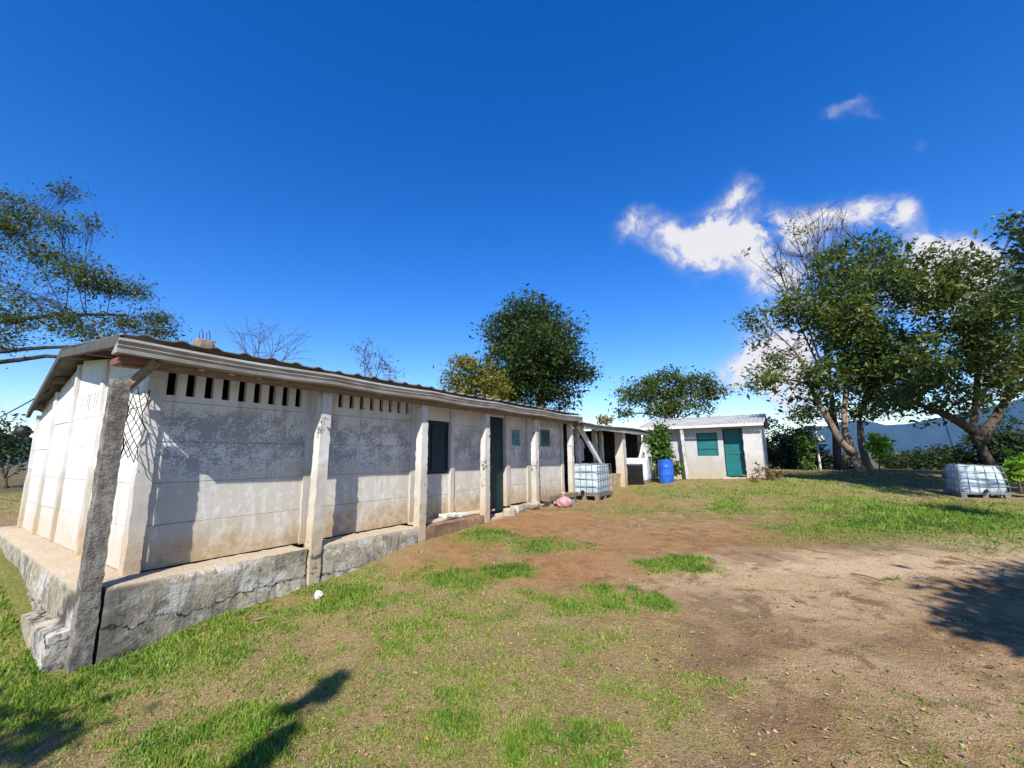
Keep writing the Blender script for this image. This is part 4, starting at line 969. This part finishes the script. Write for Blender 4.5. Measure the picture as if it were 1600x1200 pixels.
bare('withered_tree', 'tall withered tree with bare twigs sticking out above the large leafy tree', b0, [(17.4,26,14.8,1.7),(19.2,26.5,16.4,1.9),(21.4,27,17.9,1.9),(22.9,27,17.2,1.6),(18.2,26,13.2,1.6),(20.8,27,16.0,1.6)], 23, .26, L_dry, 16, .17, 18)
b0 = base_at(-29.3, 25)
tree('distant_tree', 'small dark tree beyond the left end of the classroom', 'tree', b0, [b0, (-29.4, 25, .9)], .14, [(-29.9,25,3.2,1.0),(-28.6,25,2.9,.8),(-30.5,25,2.6,.9),(-29.2,25,2.3,.8),(-27.8,25,2.5,.6),(-31,25,3.5,1.0)], L_bush, size=.24, per=230, seed=24)
def shrub(label, x, y, lobes, leaf, size=.16, per=260, clump=.2, seed=0, group=None, name='shrub', cat='shrub', **k):
    b0 = base_at(x, y); L = [(x + a, y + b_, b0[2] + c_, r_) for a, b_, c_, r_ in lobes]
    return tree(name, label, cat, b0, [b0, (x, y, b0[2] + .35), (x + .05, y, b0[2] + .7)], .045, L, leaf, BARK, size=size, per=per, clump=clump, seed=seed, group=group, twigs=4, **k)
HED = [(19.2, 29.5, 'dark shrub just right of the shed wall', 1.5), (21.2, 31, 'dark shrub behind the signpost', 1.1), (24.0, 31.5, 'low shrub between signpost and pale forked trunk', 1.0), (26.8, 31, 'low dark shrub right of the pale forked trunk', 1.05),
       (28.0, 28.5, 'rounded dark shrub under the hanging cord', 1.35), (29.8, 29, 'broad dark shrub left of the leaning tree', 1.7), (31, 27, 'tall shrub close behind the leaning tree', 2.0), (33.2, 26.5, 'shrub behind the crushed tank', 1.6), (35.5, 26, 'shrub at the far right behind the lime plant', 1.9), (17.0, 28.5, 'tallest dark shrub touching the shed roofline', 2.0), (30.4, 33, 'farthest low shrub in the hedge gap', 1.3)]
for i, (x, y, lab, h_) in enumerate(HED):
    h_ *= 1.25 if i in (0, 6, 7, 8, 9) else .92
    shrub(lab, x, y, [(-.9, 0, h_ * .6, h_ * .55), (.2, .1, h_ * .8, h_ * .6), (1.1, 0, h_ * .55, h_ * .5), (-.2, -.5, h_ * .4, h_ * .5), (.7, -.5, h_ * .4, h_ * .45)], L_bush, .2, 420, .22, 200 + i, 'shrubs along the back of the yard')
shrub('slim leafy shrub beside the white signpost', 16.7, 24.4, [(0, 0, 2.05, .42), (.12, 0, 1.7, .40), (-.15, 0, 1.35, .28), (0.05, 0, .9, .28), (0, 0, .45, .3)], L_plant, .17, 1100, .15, 231)
shrub('tall leafy bush behind the blue barrel', 6.35, 18.35, [(-.05, 0, 1.95, .28), (.05, 0, 1.6, .34), (-.1, 0, 1.25, .36), (.1, 0, .9, .36), (.35, -.1, .6, .3), (0, 0, .5, .35), (.0, 0, 2.2, .22), (-.2, 0, 1.7, .25)], L_plant, .16, 1900, .12, 232)
shrub('dry brushwood heap at the shed corner', 9.95, 17.0, [(-.3, 0, .25, .28), (.2, 0, .35, .32), (.5, .1, .2, .25)], L_dry, .12, 300, .12, 233, name='dry_shrub')
shrub('lime green large leaved plant on the right of the forked trunk', 19.55, 23.0, [(0, 0, 1.65, .3), (.2, -.1, 1.4, .34), (.05, 0, 1.1, .25)], L_lime, .3, 300, .16, 234, narrow=.6)
shrub('lime green broad leaved plant right of the crushed tank', 18.2, 15.6, [(0, 0, 1.0, .3), (.3, 0, .9, .35), (.6, .1, 1.15, .3), (.3, 0, .5, .4)], L_lime, .26, 300, .15, 235, narrow=.6)
p = B(12.4, 4.6, 0)
b0 = base_at(p[0], p[1] + 6)
tree('young_palm', 'yellowish feathery treetop peeping over the shelter roof', 'tree', b0, [b0, (b0[0], b0[1], b0[2] + 3.2)], .1, [(b0[0], b0[1], b0[2] + 4.1, .5), (b0[0] + .5, b0[1], b0[2] + 3.9, .45), (b0[0] - .4, b0[1], b0[2] + 3.8, .4)], L_yell, size=.25, per=420, clump=.18, seed=236)
b0 = base_at(5.4, 24.5)
tree('dry_plant', 'dry brown tuft sticking up over the shelter roof', 'plant', b0, [b0, (5.4, 24.5, b0[2] + 2.6)], .05, [(5.4, 24.5, b0[2] + 3.45, .35), (5.5, 24.5, b0[2] + 3.1, .3)], L_dry, size=.2, per=420, clump=.14, seed=237)
# unseen plants behind and right of the viewpoint, crowns placed to shade the yard
b0 = base_at(6.5, -3.2)
tree('shade_tree', 'leafy tree behind the viewpoint shading the right of the yard', 'tree', b0, [b0, (6.5, -3.2, 2.5), (6.3, -3, 5)], .24, [(6.6,-1.2,6.5,.5),(7.4,-1.2,6.5,.7),(5.6,-1.2,6.5,.2),(4.35,-2.2,6.5,.4),(5.2,-2.0,6.5,.65),(6.2,-2.3,6.5,.95),(5.6,-2.7,6.4,.45),(7.4,-1.8,6.6,1.1),(7.6,-2.9,6.5,.8),(8.8,-2.4,6.7,1.2)], L_dark, size=.2, per=1900, clump=.2, seed=31, shell=.0, gap=0)
b0 = base_at(18.2, 2.0)
tree('shade_tree', 'tall leafy tree added out of view at right to shade the yard', 'tree', b0, [b0, (18.2, 2, 4), (17.6, 2.4, 9), (15.5, 3.4, 13.5)], .3, [(11.7,4.8,15,1.4),(13,2.4,15,1.0),(14.2,3.8,15,1.5),(12.7,6.3,15,1.5),(11,6.3,15,1.1),(16.2,3.6,15,1.6),(13.0,3.9,15.2,1.2),(15.6,5.4,15,1.6),(11.4,-3.4,15,.6),(13.8,5.4,15,1.4),(10.6,4.9,15,.7)], L_dark, size=.26, per=330, clump=.34, seed=34, shell=.0, lk=.6, gap=.2)  # added caster, lobes set so their shadows land under the right-hand trees
b0 = base_at(-2.02, -2.2)
tree('shadow_sapling', 'slender unseen sapling added behind the viewpoint to cast a narrow shadow', 'tree', b0, [b0, (-2.05, -2.2, 3.0), (-2.02, -2.2, 5.3)], .03, [(-2.03,-2.2,5.80,.07),(-2.03,-2.2,5.68,.085),(-2.04,-2.2,5.57,.08),(-2.15,-2.2,5.42,.03),(-2.0,-2.2,5.12,.03),(-2.0,-2.2,5.0,.055),(-2.02,-2.2,4.88,.075),(-2.04,-2.2,4.74,.085),(-2.05,-2.2,4.6,.09)], L_dark, size=.08, per=16000, clump=.03, seed=32, shell=.0, twigs=2, lk=.3)  # made-up plant for an unknown caster, lobes shaped after the ground shadow
b0 = base_at(-6.2, -3.4)
tree('shade_tree', 'smaller leafy tree behind the viewpoint at left', 'tree', b0, [b0, (-6.1, -3.4, 2.5), (-5.6, -3.2, 4.6)], .15, [(-4.4,-2.9,5.5,.35),(-5.0,-2.9,5.6,.45),(-3.9,-2.7,5.6,.2),(-5.7,-3,5.8,.6),(-5.4,-3.5,5.4,.5)], L_dark, size=.16, per=1100, clump=.16, seed=33, shell=.0)
# cords
o_ = MB().tube([(19.35, 19.0, 3.55), (19.5, 19.0, 2.4), (19.75, 19.0, 1.3)], .018, 5).build('cord', M_black); tag(o_, 'thin dark cord hanging from a limb of the leaning tree', 'cord')
pts = [np.array(B(.42, 5.6, 2.55)) * (1 - t) + np.array((-22, 15.5, 3.1)) * t - np.array([0, 0, .5 * math.sin(math.pi * t)]) for t in np.linspace(0, 1, 14)]
o_ = MB().tube(pts, .012, 5).build('cable', M_black); tag(o_, 'thin power cable running off to the left from the roof verge', 'cable')

# ------------------------------------------------------------------ grass and litter
def in_plinth(x, y):
    q0 = np.stack([x - C0[0], y - C0[1]], 1); t = q0 @ BD; yy = q0 @ BN
    a = (t > -.12) & (t < 20) & (yy > -.0) & (yy < 8); b_ = (t > 19.0) & (t < 23.6) & (yy > -4.9) & (yy < 8)
    return a | b_
g = np.random.default_rng(99)
N = 820000
r_ = np.exp(g.uniform(math.log(2.3), math.log(30), N)); th = g.uniform(R(-56), R(56), N)
x, y = np.sin(th) * r_, np.cos(th) * r_
gr, tu = green_mask(x, y), turf_mask(x, y)
keep = (g.random(N) < np.clip(gr * 1.0 + tu * .5 * sst(fbm(x * 2.7, y * 2.7, 55, 3), .3, .62) + .02, 0, 1)) & ~in_plinth(x, y)
x, y, r_, gr, tu = x[keep], y[keep], r_[keep], gr[keep], tu[keep]; n = len(x)
isg = g.random(n) < (gr + .34) / (gr + tu * .7 + .34)
H = np.where(isg, .013 + .027 * gr, .013) * g.uniform(.5, 1.6, n) * (1 + .05 * r_)
W = (.0028 + .00095 * r_) * g.uniform(.7, 1.3, n)
a = g.uniform(0, 2 * math.pi, n); tilt = g.uniform(.2, 1.5, n) * np.where(isg, .9, 1.3); da = g.uniform(0, 2 * math.pi, n)
z = gz(x, y) + np.exp(-(r_ / 30) ** 2) * ((fbm(x * 1.3, y * 1.3, 31) - .5) * .07 + (fbm(x * 5, y * 5, 33) - .5) * .035 + gr * .015) - .004
P = np.stack([x, y, z], 1); S = np.stack([np.cos(a), np.sin(a), np.zeros(n)], 1) * W[:, None]
tip = P + np.stack([np.cos(da) * np.sin(tilt) * H, np.sin(da) * np.sin(tilt) * H, np.cos(tilt) * H + .003], 1)
V = np.stack([P - S, P + S, tip], 1).reshape(-1, 3); F = np.arange(3 * n).reshape(n, 3)
cl = fbm(x * 3.1, y * 3.1, 77, 3)
tint = np.where(isg, np.clip(.02 + .62 * cl * g.uniform(.5, 1.5, n) + .18 * (tu - gr), 0, .7), g.uniform(.55, 1.0, n))
M_grass = leaf_mat('grass_blades', [(.055, .12, .010), (.115, .215, .016), (.20, .275, .03), (.33, .27, .10), (.44, .325, .175)], .6, .25)
tag(np_mesh('grass', V, F, M_grass, None, dict(tint=np.repeat(tint, 3))), kind='stuff')
# fallen leaves and crumbs of earth
N = 2200
r_ = np.exp(g.uniform(math.log(2.6), math.log(14), N)); th = g.uniform(R(-50), R(52), N); x, y = np.sin(th) * r_, np.cos(th) * r_
k = ~in_plinth(x, y); x, y, r_ = x[k], y[k], r_[k]; n = len(x)
C = np.stack([x, y, gz(x, y) + .015 + np.exp(-(r_ / 30) ** 2) * ((fbm(x * 1.3, y * 1.3, 31) - .5) * .07 + (fbm(x * 5, y * 5, 33) - .5) * .035)], 1)
sz = g.uniform(.007, .024, n) * (1 + (g.random(n) > .96) * 1.2); a = g.uniform(0, 6.28, n)
d = np.stack([np.cos(a), np.sin(a), g.uniform(-.1, .25, n)], 1); s = np.stack([-np.sin(a), np.cos(a), g.uniform(-.2, .2, n)], 1)
V = np.stack([C - d * sz[:, None], C + s * (sz * .5)[:, None], C + d * sz[:, None], C - s * (sz * .5)[:, None]], 1).reshape(-1, 3)
M_litter = leaf_mat('fallen_leaves', [(.06, .04, .025), (.14, .085, .045), (.24, .15, .07), (.40, .30, .12), (.55, .42, .06)], .8, .1)
tag(np_mesh('leaf_litter', V, np.arange(4 * n).reshape(n, 4), M_litter, None, dict(tint=np.repeat(np.clip(g.beta(1.6, 1.6, n), 0, 1), 4))), kind='stuff')
N = 2600
r_ = np.exp(g.uniform(math.log(2.6), math.log(13), N)); th = g.uniform(R(-48), R(52), N); x, y = np.sin(th) * r_, np.cos(th) * r_
k = ~in_plinth(x, y) & (g.random(N) > green_mask(x, y) * 1.5) & (g.random(N) > turf_mask(x, y) * .8); x, y, r_ = x[k], y[k], r_[k]; n = len(x)
z = gz(x, y) + np.exp(-(r_ / 30) ** 2) * ((fbm(x * 1.3, y * 1.3, 31) - .5) * .07 + (fbm(x * 5, y * 5, 33) - .5) * .035)
sz = np.exp(g.normal(-4.75, .5, n)); dirs = np.array([(1, 0, 0), (.3, .95, 0), (-.8, .6, 0), (-.8, -.6, 0), (.3, -.95, 0), (0, 0, .75), (0, 0, -.5)])
P = dirs[None] * sz[:, None, None] * g.uniform(.6, 1.3, (n, 7, 1)); a = g.uniform(0, 6.28, n); ca, sa = np.cos(a)[:, None], np.sin(a)[:, None]
P = np.stack([P[..., 0] * ca - P[..., 1] * sa + x[:, None], P[..., 0] * sa + P[..., 1] * ca + y[:, None], P[..., 2] + z[:, None] + sz[:, None] * .2], 2)
tf = np.array([f for q_ in range(5) for f in ((q_, (q_ + 1) % 5, 5), ((q_ + 1) % 5, q_, 6))])
tag(np_mesh('pebbles', P.reshape(-1, 3), (tf[None] + 7 * np.arange(n)[:, None, None]).reshape(-1, 3), simple('pebble_stone', (.36, .27, .18), (.16, .11, .07), 3, .95, bump=0), smooth=False), kind='stuff')
for o_ in list(bpy.data.objects):
    if '_o' in o_: del o_['_o']
